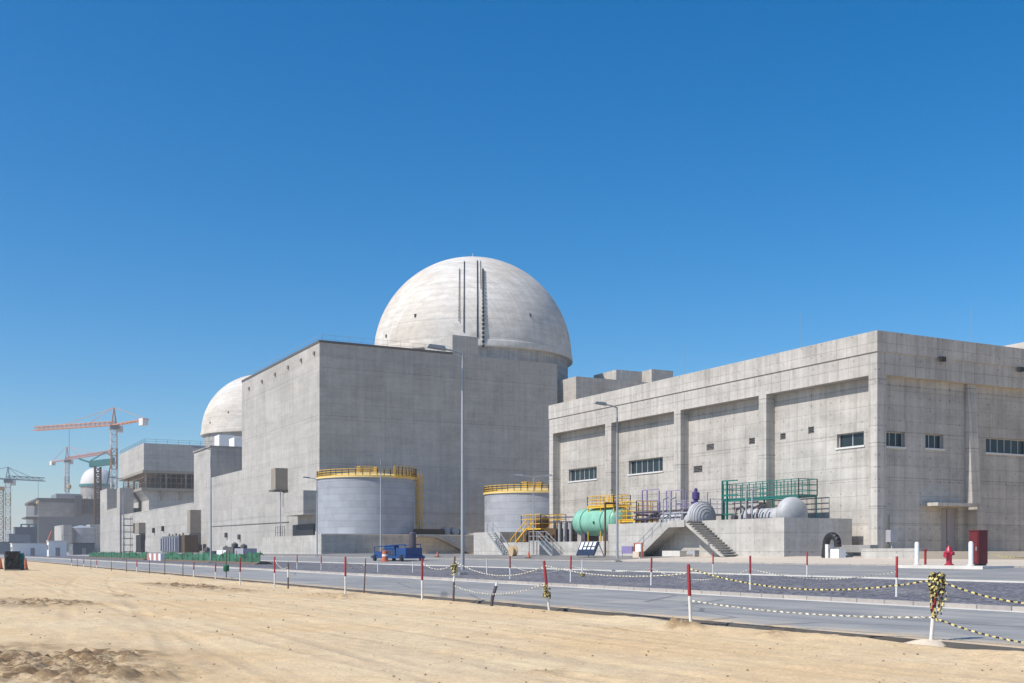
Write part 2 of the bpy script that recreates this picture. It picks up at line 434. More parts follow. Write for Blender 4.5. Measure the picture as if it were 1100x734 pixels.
ys = [-4000, -1500, -500, -150, -50, -15, -4, 0, 3, 5.]+list(np.arange(5.5, 40, .075))+grow(40., .08, 1.012, 240.)+grow(244., 4., 1.25, 4000.)
xs = np.array(sorted(set(np.round(xs, 3)))); ys = np.array(sorted(set(np.round(ys, 3))))
X, Y = np.meshgrid(xs, ys, indexing='ij')
Z = np.array([zg(x) for x in xs])[:, None]*np.ones_like(Y)
near = np.exp(-np.maximum(0, np.hypot(X, Y)-60)/60)*(X < 15.7)*(X > -40)
lump = .045*vnoise(X, Y, 7., 1)+.015*vnoise(X, Y, 2.1, 2)+.014*vnoise(X, Y, .7, 3)+.022*vnoise(X, Y, .27, 4)+.012*vnoise(X, Y, .15, 6)
ruts = .028*vnoise(X*1.0, Y*.06, .55, 5)*np.clip(vnoise(X, Y, 6., 8)*2+.6, 0, 1)
lump += ruts
dist = np.zeros_like(X)
def patch(cx, cy, rx, ry, ang, amp, col=1.):
    global lump, dist
    ca, sa = math.cos(ang), math.sin(ang)
    U = ((X-cx)*ca+(Y-cy)*sa)/rx; V = (-(X-cx)*sa+(Y-cy)*ca)/ry
    m = np.exp(-(U*U+V*V)**1.5)*np.clip(.75+1.3*vnoise(X, Y, .9, 11), 0, 1)
    lump += m*amp*(.25+.8*np.abs(vnoise(X, Y, .45, 12))+1.9*np.abs(vnoise(X, Y, .2, 13))+.9*vnoise(X, Y, .13, 14)); dist = np.maximum(dist, np.clip(m*1.5, 0, 1)*col)
p = onG(20, 712); patch(p[0]-.4, p[1], 2.6, 3.0, .3, .075)
p = onG(70, 716); patch(p[0], p[1], 1.3, 2.6, .1, .075)
p = onG(120, 731); patch(p[0], p[1], .9, .9, 0, .07, .8)
p = onG(35, 648); patch(p[0], p[1], 1.6, 3.6, .2, .11)
p = onG(205, 631); patch(p[0], p[1], 1.0, 7.0, .1, .13)
p = onG(345, 640); patch(p[0], p[1], .7, 4.0, 0, .10, .4)
p = onG(735, 677); patch(p[0], p[1], .35, .45, 0, .22, .8)
p = onG(820, 686); patch(p[0], p[1], .3, .5, 0, .12, .6)
p = onG(590, 722); patch(p[0], p[1], .35, .3, 0, .10, .6)
p = onG(130, 640); patch(p[0], p[1], .4, 1.4, 0, .08, .7)
p = onG(640, 675); patch(p[0], p[1], .2, 1.5, 0, .05, .4)
for (x0_, sl, am, ph) in ((4.6, .045, .5, .3), (9.2, .02, .8, 1.7), (12.3, .012, .4, 2.5), (1.5, .16, .9, .9), (7.0, -.05, .6, 4.)):
    for off_ in (-.9, .9):
        xc = x0_+off_+sl*(Y-16)+am*np.sin(Y*.055+ph)
        q_ = (X-xc)/.17
        tr_ = np.exp(-q_**4)*np.clip(vnoise(X, Y, 5., 31)*2.2+.75, 0, 1)
        lump += tr_*(-.012+.007*np.sin(Y*2*np.pi/.24+q_*2.2))+.008*np.exp(-((np.abs(q_)-1.35)/.35)**2)*np.clip(vnoise(X, Y, 5., 31)*2.2+.75, 0, 1)
        dist = np.maximum(dist, tr_*.1)
edge = np.clip((15.3-X)/.6, 0, 1)
berm = .05*np.exp(-((X-14.2)/.6)**2)*(1+2.5*vnoise(X, Y, 1.6, 21))+.05*np.clip(vnoise(X, Y, .9, 22)-.12, 0, 1)*np.exp(-((X-14.4)/.9)**2)*5*np.abs(vnoise(X, Y, .2, 23))
Z = Z+(lump+berm)*near*(edge*.97+.03)-.03*(X > 15.0)-.03*(X > 15.55)
nx, ny = X.shape
V = np.stack([X, Y, Z], -1).reshape(-1, 3)
I = np.arange(nx*ny).reshape(nx, ny)
F = np.stack([I[:-1,:-1], I[1:,:-1], I[1:,1:], I[:-1,1:]], -1).reshape(-1, 4)
me = bpy.data.meshes.new('sand_ground')
me.vertices.add(len(V)); me.vertices.foreach_set('co', V.ravel())
me.loops.add(F.size); me.loops.foreach_set('vertex_index', F.ravel())
me.polygons.add(len(F)); me.polygons.foreach_set('loop_start', np.arange(0, F.size, 4)); me.polygons.foreach_set('loop_total', np.full(len(F), 4))
me.polygons.foreach_set('use_smooth', np.ones(len(F), bool))
me.update(); me.validate()
at = me.attributes.new('disturbed', 'FLOAT', 'POINT'); at.data.foreach_set('value', dist.ravel())
me.materials.append(M['sand'])
g = bpy.data.objects.new('sand_ground', me); COL.objects.link(g); g['kind'] = 'structure'

def strip(name, mat, x0, x1, y0, y1, dz, wobble=0., n=None):
    """a road-like sheet that follows the ground profile"""
    xs_ = [x0]+[a for a, _ in PROF if x0+.01 < a < x1-.01]+[x1]
    mb = MB(); N = n or (160 if wobble else 8)
    yy = [y0+(y1-y0)*(i/N)**(2 if wobble else 1) for i in range(N+1)]
    for y in yy:
        for k, x in enumerate(xs_):
            xx = x+(wobble*(math.sin(y*1.3)+math.sin(y*.47+1)+random.uniform(-1, 1))*.4 if k == 0 else 0)
            mb.v.append((xx, y, zg(x)+dz))
    m = len(xs_)
    for i in range(N):
        for k in range(m-1): mb.f.append((i*m+k, i*m+k+1, (i+1)*m+k+1, (i+1)*m+k))
    return struct(name, mb, mat)
strip('asphalt_road', 'road', 15.42, 22.75, -60, 700, .055, .0, 160)
strip('road_gutter', 'kerb_white', 22.74, 23.2, -60, 700, .062)
struct('kerb', bx(23.2, 23.42, -60, 700, .02, .27), 'kerb')
strip('gravel_strip', 'gravel', 23.42, 37.3, -60, 700, .02)
struct('kerb', bx(37.3, 37.45, -60, 700, .2, .44), 'kerb_white')
strip('service_road', 'road2', 37.45, 50.9, -60, 700, .02)
struct('kerb', bx(50.9, 51.08, -60, 700, .5, .80), 'kerb')
strip('concrete_apron', 'apron', 51.08, 69, 81, 700, .02)
strip('sand_verge', 'palesand', 51.08, 75, -60, 81, .02)
# broken asphalt edge; its dark colour also paints the shadow line against the sand
e = MB()
yy_ = [-20+.22*i for i in range(700)]
for i, y in enumerate(yy_):
    w_ = .10+.05*math.sin(y*2.1)+.05*math.sin(y*.73)+random.uniform(-.03, .03); e.v += [(15.44, y, .06), (15.42-w_*.35, y, .062), (15.42-w_, y, -.08)]
for i in range(len(yy_)-1):
    for k in range(2): e.f.append((i*3+k, i*3+k+1, i*3+4+k, i*3+3+k))
struct('road_edge', e, 'asphalt_edge_shadow')

# loose stones and clods on the sand
st = MB()
for i in range(700):
    y = 8+60*random.random()**1.8; x = random.uniform(-1, 15.2)*(1 if y < 30 else 1)
    r = random.choice((.009, .012, .015, .022))*(1+y*.012)
    if random.random() < .04: r *= 1.7
    th = random.uniform(0, 6.28)
    vs = []
    for (a, b, c) in ((1,0,0),(0,1,0),(-1,0,0),(0,-1,0),(0,0,.8),(.1,.1,-.6)):
        q = random.uniform(.7, 1.3)*r
        vs.append((x+q*(a*math.cos(th)-b*math.sin(th)), y+q*(a*math.sin(th)+b*math.cos(th)), .03+float(np.interp(y, ys, Z[np.searchsorted(xs, x), :]))-.02+q*c*.8))
    st.add(vs, [(0,1,4),(1,2,4),(2,3,4),(3,0,4),(1,0,5),(2,1,5),(3,2,5),(0,3,5)])
tag(st.build('loose_stones', 'pebble'), 'small stones and clods scattered over the sand', 'stones', kind='stuff')

# ------------------------------------------------------------------ RIGHT HALL
HX, HY, HX2, HY2, HZ0, HZ1 = 69.4, 66.6, 124., 120.3, 1.0, 19.6
hall = thing('service_hall', 'long sand coloured concrete hall with recessed bays and strip windows', 'building', (HX, HY, HZ0))
RX = HX+1.05; RY = HY+.6; ZB = 16.1
holesL, winL, ventL = [], [], []
def rectX(u0, u1, vt, vb, X):
    a = onX(u0, vb, X); b = onX(u1, vt, X); um = (u0+u1)/2
    return (min(a[1], b[1]), max(a[1], b[1]), onX(um, vb, X)[2], onX(um, vt, X)[2])
def rectY(u0, u1, vt, vb, Y):
    a = onY(u0, vb, Y); b = onY(u1, vt, Y); um = (u0+u1)/2
    return (min(a[0], b[0]), max(a[0], b[0]), onY(um, vb, Y)[2], onY(um, vt, Y)[2])
W1 = rectX(611, 641, 503, 516, RX); W2 = rectX(675.5, 712, 493, 508, RX); W3 = rectX(899, 928, 465, 480, RX)
VS = [rectX(759, 767, 477, 484, RX), rectX(804.5, 811, 470.5, 477.5, RX), rectX(745, 754.5, 500.5, 508, RX), rectX(838, 844, 465.5, 472.5, RX), rectX(868, 874.5, 458.5, 466, RX)]
wl = MB(); panel_wall(wl, 'x', RX, RX+.5, RY+.2, HY2-.3, HZ0, ZB+.3, [W1, W2, W3]+VS)
wl.build('wall', 'conc_hall', hall)
for w, n in ((W1, 6), (W2, 6), (W3, 2)): window(hall, 'x', RX, *w, n)
for w in VS: vent(hall, 'x', RX, *w)
E1 = rectY(951, 972, 464, 480, RY); E2 = rectY(994, 1013.5, 466.5, 482, RY); E3 = rectY(1059, 1104, 471.5, 487.5, RY)
DR = rectY(1010.5, 1029, 546, 589, RY); DR = (DR[0], DR[1], HZ0+.02, DR[3])
wr = MB(); panel_wall(wr, 'y', RY, RY+.5, HX+.9, HX2-.3, HZ0, ZB+.3, [E1, E2, E3, DR])
wr.build('wall', 'conc_hall', hall)
for w, n in ((E1, 3), (E2, 3), (E3, 6)): window(hall, 'y', RY, *w, n)
window(hall, 'y', RY, 101, 106, E3[2], E3[3], 6)
# parapet band and roof
pb = MB()
pb.box(HX, HX2, HY, HY+1.0, ZB, HZ1); pb.box(HX, HX+1.0, HY+1.0, HY2, ZB, HZ1); pb.box(HX2-1, HX2, HY+1, HY2, ZB-15, HZ1); pb.box(HX+1, HX2-1, HY2-1, HY2, ZB-15, HZ1)
pb.build('parapet', 'conc_hall2', hall)
tr = MB(); zt = 17.95
tr.box(HX-.1, HX2, HY-.1, HY-.002, zt, HZ1+.05); tr.box(HX-.1, HX-.002, HY-.002, HY2, zt, HZ1+.05)
tr.build('parapet_cap', 'conc_hall2', hall)
bx(HX+1, HX2-1, HY+1, HY2-1, HZ1-1.2, HZ1-1).build('roof', 'darkroof', hall)
# pilasters on the long side
def yX(u): return onX(u, 592, HX)[1]
for (u0, u1) in ((588, 594), (650, 656.5), (724, 731), (815, 823), (933, 952)):
    a, b = sorted((yX(u0), yX(u1)))
    if u0 == 588: b = HY2
    if u0 == 933: a = HY
    m = bx(HX+.004, RX+.3, a, b, HZ0, ZB) if u0 != 933 else MB().box(HX+.004, HX+1.02, HY+.004, b, HZ0, ZB)
    if u0 == 933: m.box(HX+1.02, RX+.3, RY+.1, b, HZ0, ZB)
    m.build('pilaster', 'conc_hall2', hall)
# buttresses on the end face
def buttress(u0, u1, zlow, dtop, dbot):
    a = onY(u0, 592, RY)[0]; b = onY(u1, 592, RY)[0]
    MB().prism([(RY+.1, zlow), (RY-dbot, zlow), (RY-dtop, ZB), (RY+.1, ZB)], 'x', a, b).build('buttress', 'conc_hall2', hall)
ZC = onY(1030, 541, HY)[2]
buttress(1036.5, 1045.5, ZC, .30, .8)
a = onY(1036.5, 592, RY)[0]
bx(108, 109.2, RY-.4, RY+.1, HZ0, ZB).build('buttress', 'conc_hall2', hall)
c0 = onY(1008, 592, HY-1)[0]; c1 = onY(1050, 592, HY-1)[0]
bx(c0, c1, HY-.95, RY-.003, ZC-.28, ZC-.004).build('canopy', 'conc_hall2', hall)
bx(a+.1, a+1.0, HY-.6, RY-.004, HZ0, ZC-.283).build('porch_pier', 'conc_hall', hall)
d = bx(DR[0]+.01, DR[1]-.01, RY+.28, RY+.34, DR[2], DR[3]-.01); dr = d.build('door', 'doorgrey', hall)
bx((DR[0]+DR[1])/2-.02, (DR[0]+DR[1])/2+.02, RY+.25, RY+.277, DR[2], DR[3]-.02).build('door_seam', 'darkroof', dr)
bx((DR[0]+DR[1])/2+.12, (DR[0]+DR[1])/2+.2, RY+.2, RY+.277, DR[2]+1.2, DR[2]+1.4).build('handle', 'galv', dr)
pp = onY(947.5, 592, RY-.02)
MB().tube([(pp[0], HY-.1, 1.2), (pp[0], HY-.1, onY(947, 553, HY)[2])], .09, 8).build('downpipe', 'darkroof', hall)
for u in (1012, 1096):
    q = onY(u, 386 if u < 1050 else 397, HY-.3)
    f = MB().box(q[0]-.28, q[0]+.28, HY-.5, HY-.2, q[2]-.2, q[2]+.2); f.bar((q[0], HY-.25, q[2]), (q[0], HY, q[2]+.1), .05); f.build('floodlight', 'black', hall)
for u in (860, 735, 625):
    q = onX(u, 592, HX+.3); MB().bar((q[0], q[1], HZ1), (q[0], q[1], HZ1+3.2), .012, 4).build('lightning_rod', 'galv', hall)
for u in (1043,):
    q = onY(u, 592, HY+.3); MB().bar((q[0], q[1], HZ1), (q[0], q[1], HZ1+3.2), .012, 4).build('lightning_rod', 'galv', hall)
bx(150, 185, 96, onX(1078, 592, 150)[1], 1, onX(1090, 369.5, 150)[2]).build('concrete_block', 'conc_dome') 
o = bpy.data.objects['concrete_block']; tag(o, 'pale flat roofed block just showing above the hall roof at the right edge', 'building')

# ------------------------------------------------------------------ UNIT 1 auxiliary building
AX, AY, AZ1 = 68.2, 206.3, 41.6
aux = thing('auxiliary_building', 'tall windowless grey concrete block in front of the large dome with white lit side', 'building', (AX, AY, 1))
bx(AX, 121., AY, 264, .9, AZ1).build('main_block', 'conc_aux', aux)
q0, q1 = onY(486, 592, AY)[0], onY(513.5, 592, AY)[0]
bx(q0, q1, AY-.004, AY+14, AZ1-.5, 45.6).build('stair_tower', 'conc_aux', aux)
ed = MB(); ed.box(AX-.12, q0, AY-.12, AY+.5, AZ1+.004, AZ1+.45); ed.box(AX-.12, AX+.5, AY+.5, 264, AZ1+.004, AZ1+.45); ed.build('roof_edge', 'darkroof', aux)
rl = MB(); railing(rl, [(q0-.2, AY+.7, AZ1), (AX+.7, AY+.7, AZ1), (AX+.7, 263, AZ1)], 1.7, 2.6, .03, 1); rl.build('roof_railing', 'galv', aux)
bx(AX, 92, 264, 296, .9, 20.8).build('low_wing', 'conc_aux', aux)
bx(AX-.004, 96, 296, 316, .9, 28.9).build('side_tower', 'conc_aux', aux)
bx(AX-.3, 96.3, 295.8, 316.2, 28.9, 29.3).build('tower_cap', 'conc_dark', aux)
# wall boxes on the long side
ww = MB().box(65.6, AX, 227, 230.4, 14.3, 18.8); ww.build('wall_duct', 'conc_brown', aux)
bx(65.2, AX+.3, 226.7, 230.6, 14.0, 14.297).build('duct_ledge', 'darkroof', aux)
MB().tube([(66.6, 226.8, 14), (66.6, 226.8, 4.2)], .12, 6).build('drain_pipe', 'galv', aux)
bx(65.2, AX, 206.9, 220, 8.6, 13.2).build('projecting_bay', 'conc_aux', aux)
dk = bx(AX-.35, AX-.003, 209, 222.5, 4.6, 6.9); dk.build('doorway', 'black', aux)
rl = MB(); railing(rl, [(66.2, 222.6, 4.3), (66.2, 229, 4.3)], 2.3, 1.6, .06, 1); rl.build('landing_railing', 'darkroof', aux)
MB().tube([(AX-.08, 226, 7.6), (AX-.08, 296, 8.0)], .07, 6).build('cable_conduit', 'darkroof', aux)
for (u, v) in ((244, 575), (258, 577)):
    q = onX(u, v, AX); MB().box(AX-.6, AX-.003, q[1]-.5, q[1]+.5, q[2]-.6, q[2]+.6).build('wall_lamp', 'darkroof', aux)
for i in range(6):
    q = onX(268+i*14, 417-i*7.6, AX); bx(AX-.35, AX-.003, q[1]-.35, q[1]+.35, q[2]-.4, q[2]+.2).build('scupper', 'conc_brown', aux)
q = onX(254, 502, AX+6)
bx(AX+3, AX+9, 266, 274, 20.803, 23.0).build('roof_crate', 'paleyellow'); tag(bpy.data.objects['roof_crate'], 'small pile of tan crates on the low roof beside the tall grey block', 'crates')
w2 = thing('turbine_annex', 'long low concrete wing running from the narrow tower to the second unit', 'building', (AX, 316, 1))
bx(AX+.02, 95, 316.25, 440, .9, 14.9).build('wall', 'conc_aux', w2)
bx(AX-.05, 95.1, 316.3, 440.1, 14.9, 15.15).build('roof_edge', 'conc_plat', w2)
yd_ = onX(216, 592, AX)[1]
bx(AX-2.9, AX-.006, yd_, yd_+4, onX(216, 573, AX)[2], onX(216, 548, AX)[2]).build('wall_duct', 'conc_brown', aux)
bx(AX-2.2, AX-.008, yd_+.4, yd_+3.6, 1, onX(216, 573, AX)[2]-.003).build('duct_base', 'conc_dark', aux)
for (u, v) in ((166, 570), (176, 568), (206, 577)):
    q = onX(u, v, AX); bx(AX-.7, AX+.016, q[1]-.6, q[1]+.6, q[2]-.8, q[2]+.8).build('wall_lamp', 'black', w2)

# blocks behind to the right of the dome
rb = thing('rooftop_block', 'pale concrete block behind the hall roof, beside the dome, with two boxes on top', 'building', (131, 215, 1))
bx(131, 165, 215, 260, 1, 40.9).build('wall', 'conc_hall', rb)
q = onY(662, 399, 222); 
bx(q[0], onY(683, 399, 222)[0]+4, 222, 232, 40.9, onY(683, 399, 222)[2]).build('roof_box', 'conc_hall', rb)
q = onY(700, 397, 218)
bx(q[0], onY(723, 397, 218)[0], 218, 230, 30, onY(710, 397.5, 218)[2]).build('roof_box', 'conc_hall', rb)

# ------------------------------------------------------------------ domes
def make_reactor(cx, cy, label):
    t = thing('reactor_building', label, 'reactor dome', (cx, cy, 1))
    MB().lathe([(23.1, 0), (23.1, 46.6)], (cx, cy, 1), 128).build('containment_wall', 'conc_stain', t, 40)
    RD = 24.0; z0 = 48.2
    MB().lathe([(23.05, -1.0), (24.25, -.95), (24.3, -.6), (24.2, .4), (RD+.01, .5)], (cx, cy, z0), 128, cap=False).build('ring_beam', 'conc_dome', t, 40)
    prof = [(RD*math.cos(a), RD*math.sin(a)*1.0) for a in np.linspace(0, math.pi/2, 40)]; prof[-1] = (.001, RD)
    MB().lathe(prof, (cx, cy, z0+.3), 128).build('dome', 'conc_dome', t, 60)
    # access ladders up the side that faces the road
    f = Vector((-cx, -cy, 0)).normalized(); rt = Vector((-f.y, f.x, 0))
    C = Vector((cx, cy, z0+.3))
    def P(e, a, out=0.):
        rr = math.sqrt((RD)**2-e*e)+out
        return C+rt*e+f*(rr*math.cos(a))+Vector((0,0,rr*math.sin(a)))
    def rail(e, a0, a1, w, h, n, name, mat, gap=False):
        mb = MB(); n_ = n
        if gap:
            for i in range(60): mb.bar(P(e, a0+(a1-a0)*i/60, h), P(e, a0+(a1-a0)*(i+1)/60, h), .05, 4)
        for i in range(n_):
            A = a0+(a1-a0)*i/n_; B = a0+(a1-a0)*(i+(.55 if gap else 1.0))/n_
            for s_ in (1,):
                mb.bar(P(e, A, h), P(e, B, h), w, 4)
            if gap: mb.bar(P(e, (A+B)/2, -.1), P(e, (A+B)/2, h), w*.6, 4)
        return mb.build(name, mat, t)
    rail(-3.1, R(10), R(48), .10, .25, 20, 'hand_rail', 'black', True)
    rail(-2.0, R(4), R(58), .12, .12, 30, 'ladder_track', 'black')
    rail(1.0, R(-4), R(59), .13, .12, 30, 'ladder_track', 'black')
    rail(1.75, R(30), R(59), .06, .12, 30, 'ladder_track', 'black')
    rail(2.3, R(-4), R(47), .30, .4, 22, 'ladder_cage', 'black', True)
    for i, (a, e) in enumerate(((18, -13), (19, 13), (12, -20))):
        q = P(e, R(a), .1); MB().box(q.x-.2, q.x+.2, q.y-.2, q.y+.2, q.z-.35, q.z+.35).build('anchor_box', 'darkroof', t)
    MB().lathe([(.9, 0), (.9, .5), (.2, .6), (.12, 1.6), (.001, 1.7)], (cx, cy, z0+RD+.2), 12).build('vent_cap', 'galv', t)
    return t
make_reactor(119.6, 244.5, 'large pale concrete reactor dome with dark ladders, rising behind the tall grey block')
make_reactor(123.2, 444., 'second reactor dome, half hidden behind the lit side of the tall grey block')
u2t = thing('roof_boxes', 'two white vent boxes at the foot of the second dome', 'vent boxes', (90, 330, 20))
for (u, v0, v1) in ((236, 468, 480), (252, 471, 481)):
    q = onX(u, v1, 95); q2 = onX(u, v0, 95)
    bx(94, 99, q[1]-3.5, q[1]+3.5, 14.9, q2[2]).build('vent_box', 'white', u2t)

# ------------------------------------------------------------------ UNIT 2
b2 = thing('second_unit_building', 'distant concrete building with overhanging upper box above an open dark gallery', 'building', (74, 428, 1))
BX = 74.
y0, y1 = onX(154.5, 592, BX)[1], onX(128, 592, BX)[1]
zt = onX(154.5, 476, BX)[2]; zb = onX(154.5, 505, BX)[2]; zl = onX(154.5, 524, BX)[2]
bx(BX, 120, y0, y1, zb, zt).build('upper_box', 'conc_aux', b2)
rl = MB(); railing(rl, [(119, y0+.5, zt), (BX+.5, y0+.5, zt), (BX+.5, y1, zt)], 1.6, 4., .06, 1); rl.build('roof_railing', 'darkroof', b2)
MB().box(BX-.4, 120, y0-.4, y1, zb-1., zb-.004).build('floor_beam', 'conc_brown', b2)
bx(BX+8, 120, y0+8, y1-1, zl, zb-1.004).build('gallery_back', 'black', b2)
cm = MB()
for i in range(7):
    xx = BX+.6+i*7.2; cm.box(xx, xx+.6, y0+.3, y0+.9, zl, zb-1.004)
for i in range(1, 4):
    yy = y0+i*13.; cm.box(BX+.6, BX+1.2, yy, yy+.6, zl, zb-1.004)
cm.build('gallery_columns', 'conc_brown', b2)
sb = MB()
for i in range(24):
    xx = BX+.3+i*1.9; sb.bar((xx, y0+.2, zl), (xx, y0+.2, zb-1.), .09)
    if i % 3 == 0: sb.bar((xx, y0+.2, zl), (xx+3.8, y0+.2, zb-1.), .07)
for i in range(22):
    yy = y0+i*2.2; sb.bar((BX+.2, yy, zl), (BX+.2, yy, zb-1.), .09)
for z_ in (zl+1.9, zl+3.9): sb.bar((BX+.2, y0+.2, z_), (119, y0+.2, z_), .08); sb.bar((BX+.2, y0+.2, z_), (BX+.2, y1, z_), .08)
sb.build('scaffolding', 'scaffbrown', b2)
rl = MB(); railing(rl, [(119, y0-.6, zl), (BX-.6, y0-.6, zl), (BX-.6, y1-5, zl)], 2.2, 3., .07, 2); rl.build('gallery_railing', 'rustbrown', b2)
bx(BX-1, 120, y0-1, y1, zl-1., zl-.003).build('gallery_slab', 'conc_brown', b2)
MB().prism([(BX+2, 1), (120, 1), (120, zl-1.004), (BX-.5, zl-1.004), (BX+2, zl-4.5)], 'y', y0+1, y1).build('lower_wall', 'conc_aux', b2)
for i in range(5):
    MB().prism([(y0+.99, zl-4.5), (y0-.8, zl-1.05), (y0+.99, zl-1.05)], 'x', BX+6+i*7, BX+6.8+i*7).build('bracket', 'conc_brown', b2)
b3 = thing('stair_block', 'narrow lit concrete block beneath the crane mast, left of the gallery building', 'building', (68, 445, 1))
bx(68, 86, 475, 494, 1, 26.8).build('wall', 'conc_aux', b3)
bx(68.003, 86, 450, 474.997, 1, 18.2).build('wall', 'conc_aux', b3)
bx(68, 73, 443, 449.997, 1, 25.5).build('wall', 'conc_aux', b3)
q = onX(149, 592, 67.); bx(66, 73, q[1]-6, q[1]+5, onX(149, 573, 67)[2], onX(149, 562, 67)[2]).build('wall_duct', 'conc_brown', b3)
bx(66.8, 68, q[1]-5, q[1]+4, 1, onX(149, 574, 67)[2]-.3).build('doorway', 'black', b3)
sc = thing('scaffold_tower', 'thin dark scaffold stair tower standing against the narrow lit block', 'scaffold', onX(137, 592, 64)[:2]+(1.1,))
q = onX(137, 592, 64); h = onX(137, 558, 64)[2]
fr = MB(); dk = MB()
for dx in (0, 2.4):
    for dy in (0, 3.4): fr.bar((q[0]+dx-1.2, q[1]+dy-1.7, 1.1), (q[0]+dx-1.2, q[1]+dy-1.7, h+1.2), .1)
for k in range(6):
    z = 1.3+(h-1.3)*k/5; dk.box(q[0]-1.5, q[0]+1.5, q[1]-2.2, q[1]+2.2, z, z+.22)
    if k < 5: fr.bar((q[0]-1.2, q[1]-1.7, z), (q[0]-1.2, q[1]+1.7, z+(h-1.3)/5), .08)
fr.build('scaffold_frame', 'cranegrey', sc); dk.build('scaffold_deck', 'darkroof', sc)

# transformer cluster in front of the low wing
q = onX(186, 592, 62)
tc = thing('transformer_unit', 'grey equipment skid with pipes and brown cabinets before the low wing', 'transformer', (62, q[1], 1.1))
a, b = onX(174, 592, 62)[1], onX(192, 592, 62)[1]
bx(62, 66, b, a, 1.1, onX(183, 576, 62)[2]).build('tank_body', 'grn_site', tc)
for i in range(7): yy = b+(a-b)*(i+.5)/7; bx(61.2, 61.997, yy-.5, yy+.3, 1.5, onX(183, 578, 62)[2]).build('radiator', 'greyrail', tc)
bx(62.5, 66, b-5, b-1, 1.1, onX(194, 575, 62)[2]).build('cabinet', 'rustbrown', tc)
for i in range(5): yy = b+(a-b)*(i+.4)/5; MB().bar((63.5, yy, 4.), (63.5, yy, onX(183, 573+i % 2, 62)[2]), .3, 6).build('bushing', 'conc_brown', tc)

# ------------------------------------------------------------------ far site (units 3 and 4)
b4 = thing('third_unit_building', 'far grey concrete building with dark roof edge, beside the small white dome', 'building', (70, 786, 1))
q = onX(41, 537, 70); BY = q[1]; z4 = q[2]; xr = onY(118, 592, BY)[0]
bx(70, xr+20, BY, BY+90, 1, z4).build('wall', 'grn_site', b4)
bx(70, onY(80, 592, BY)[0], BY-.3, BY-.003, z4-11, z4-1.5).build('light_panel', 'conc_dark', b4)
bx(69.2, xr+20, BY-1.2, BY+90, z4, z4+1.2).build('roof_edge', 'darkroof', b4)
bx(onY(60, 592, BY)[0], onY(87, 592, BY)[0], BY-2, BY+30, z4+1.203, z4+4.2).build('roof_formwork', 'cranegrey', b4)
bx(onY(80, 592, BY)[0], onY(87, 592, BY)[0], BY-3.5, BY-1.203, z4-10, z4+3).build('formwork_panel', 'darkroof', b4)
m = MB()
for i in range(12): xx = onY(88+i*2.6, 592, BY)[0]; m.bar((xx, BY-1.6, z4-9), (xx, BY-1.6, z4+4-random.random()*5), .35)
for z in (z4-8, z4-4, z4): m.bar((onY(88, 592, BY)[0], BY-1.6, z), (xx, BY-1.6, z), .3)
m.build('rebar_frame', 'rustbrown', b4)
sf = MB()
for k in range(3): z = z4-2-k*9; sf.box(64-k*1.2, 70-.003, BY+2, BY+26+k*9, z-1, z)
sf.build('scaffold_deck', 'darkroof', b4)
dq = atD(104.5, 592, 900)
d3 = thing('unfinished_dome', 'small far white dome on a cylinder, partly hidden by the green crane machinery', 'reactor dome', (dq[0], dq[1], 1))
rr = 17.3*900/1200; zr = EYE+(592-522)*900/1200; ztp = EYE+(592-503)*900/1200
MB().lathe([(rr*.98, 0), (rr*.98, zr-1)], (dq[0], dq[1], 1), 48).build('containment_wall', 'conc_dark', d3, 40)
MB().lathe([(rr*math.cos(a_)**.75, (ztp-zr)*math.sin(a_)) for a_ in np.linspace(0, R(78), 12)], (dq[0], dq[1], zr), 48).build('dome', 'liner', d3, 50)
MB().lathe([(rr*1.02, -.8), (rr*1.06, -.8), (rr*1.06, 1.), (rr*1.02, 1.)], (dq[0], dq[1], zr), 48, cap=False).build('scaffold_ring', 'derrick', d3)
# low tank house
q = onX(68, 592, 66); q2 = onX(58.5, 592, 66); 
lh = thing('tank_house', 'low pale walled enclosure around a silver tank, below the far grey building', 'building', (66, q[1], 1))
zt = onX(68, 566, 66)[2]
bx(66, 70, q[1], q2[1], 1, zt+1).build('wall', 'conc_plat', lh)
bx(70.003, onY(97, 592, q[1])[0]+6, q[1]+24, q[1]+26, 1, zt).build('back_wall', 'conc_brown', lh)
xa = onY(87, 592, q[1]+10)[0]
MB().lathe([(7.2, 0), (7.2, 12.5), (.01, 14)], (xa, q[1]+10, 1), 32).build('tank', 'cladding', lh, 30)
xb = onY(99, 592, q[1])[0]; bx(xb, xb+6, q[1]+8, q[1]+24, 1, zt+1.5).build('wall', 'conc_plat', lh)
bx(70.003, onY(80, 592, q[1]+2)[0], q[1]+2, q[1]+3, 1, zt-.5).build('front_wall', 'conc_dark', lh)

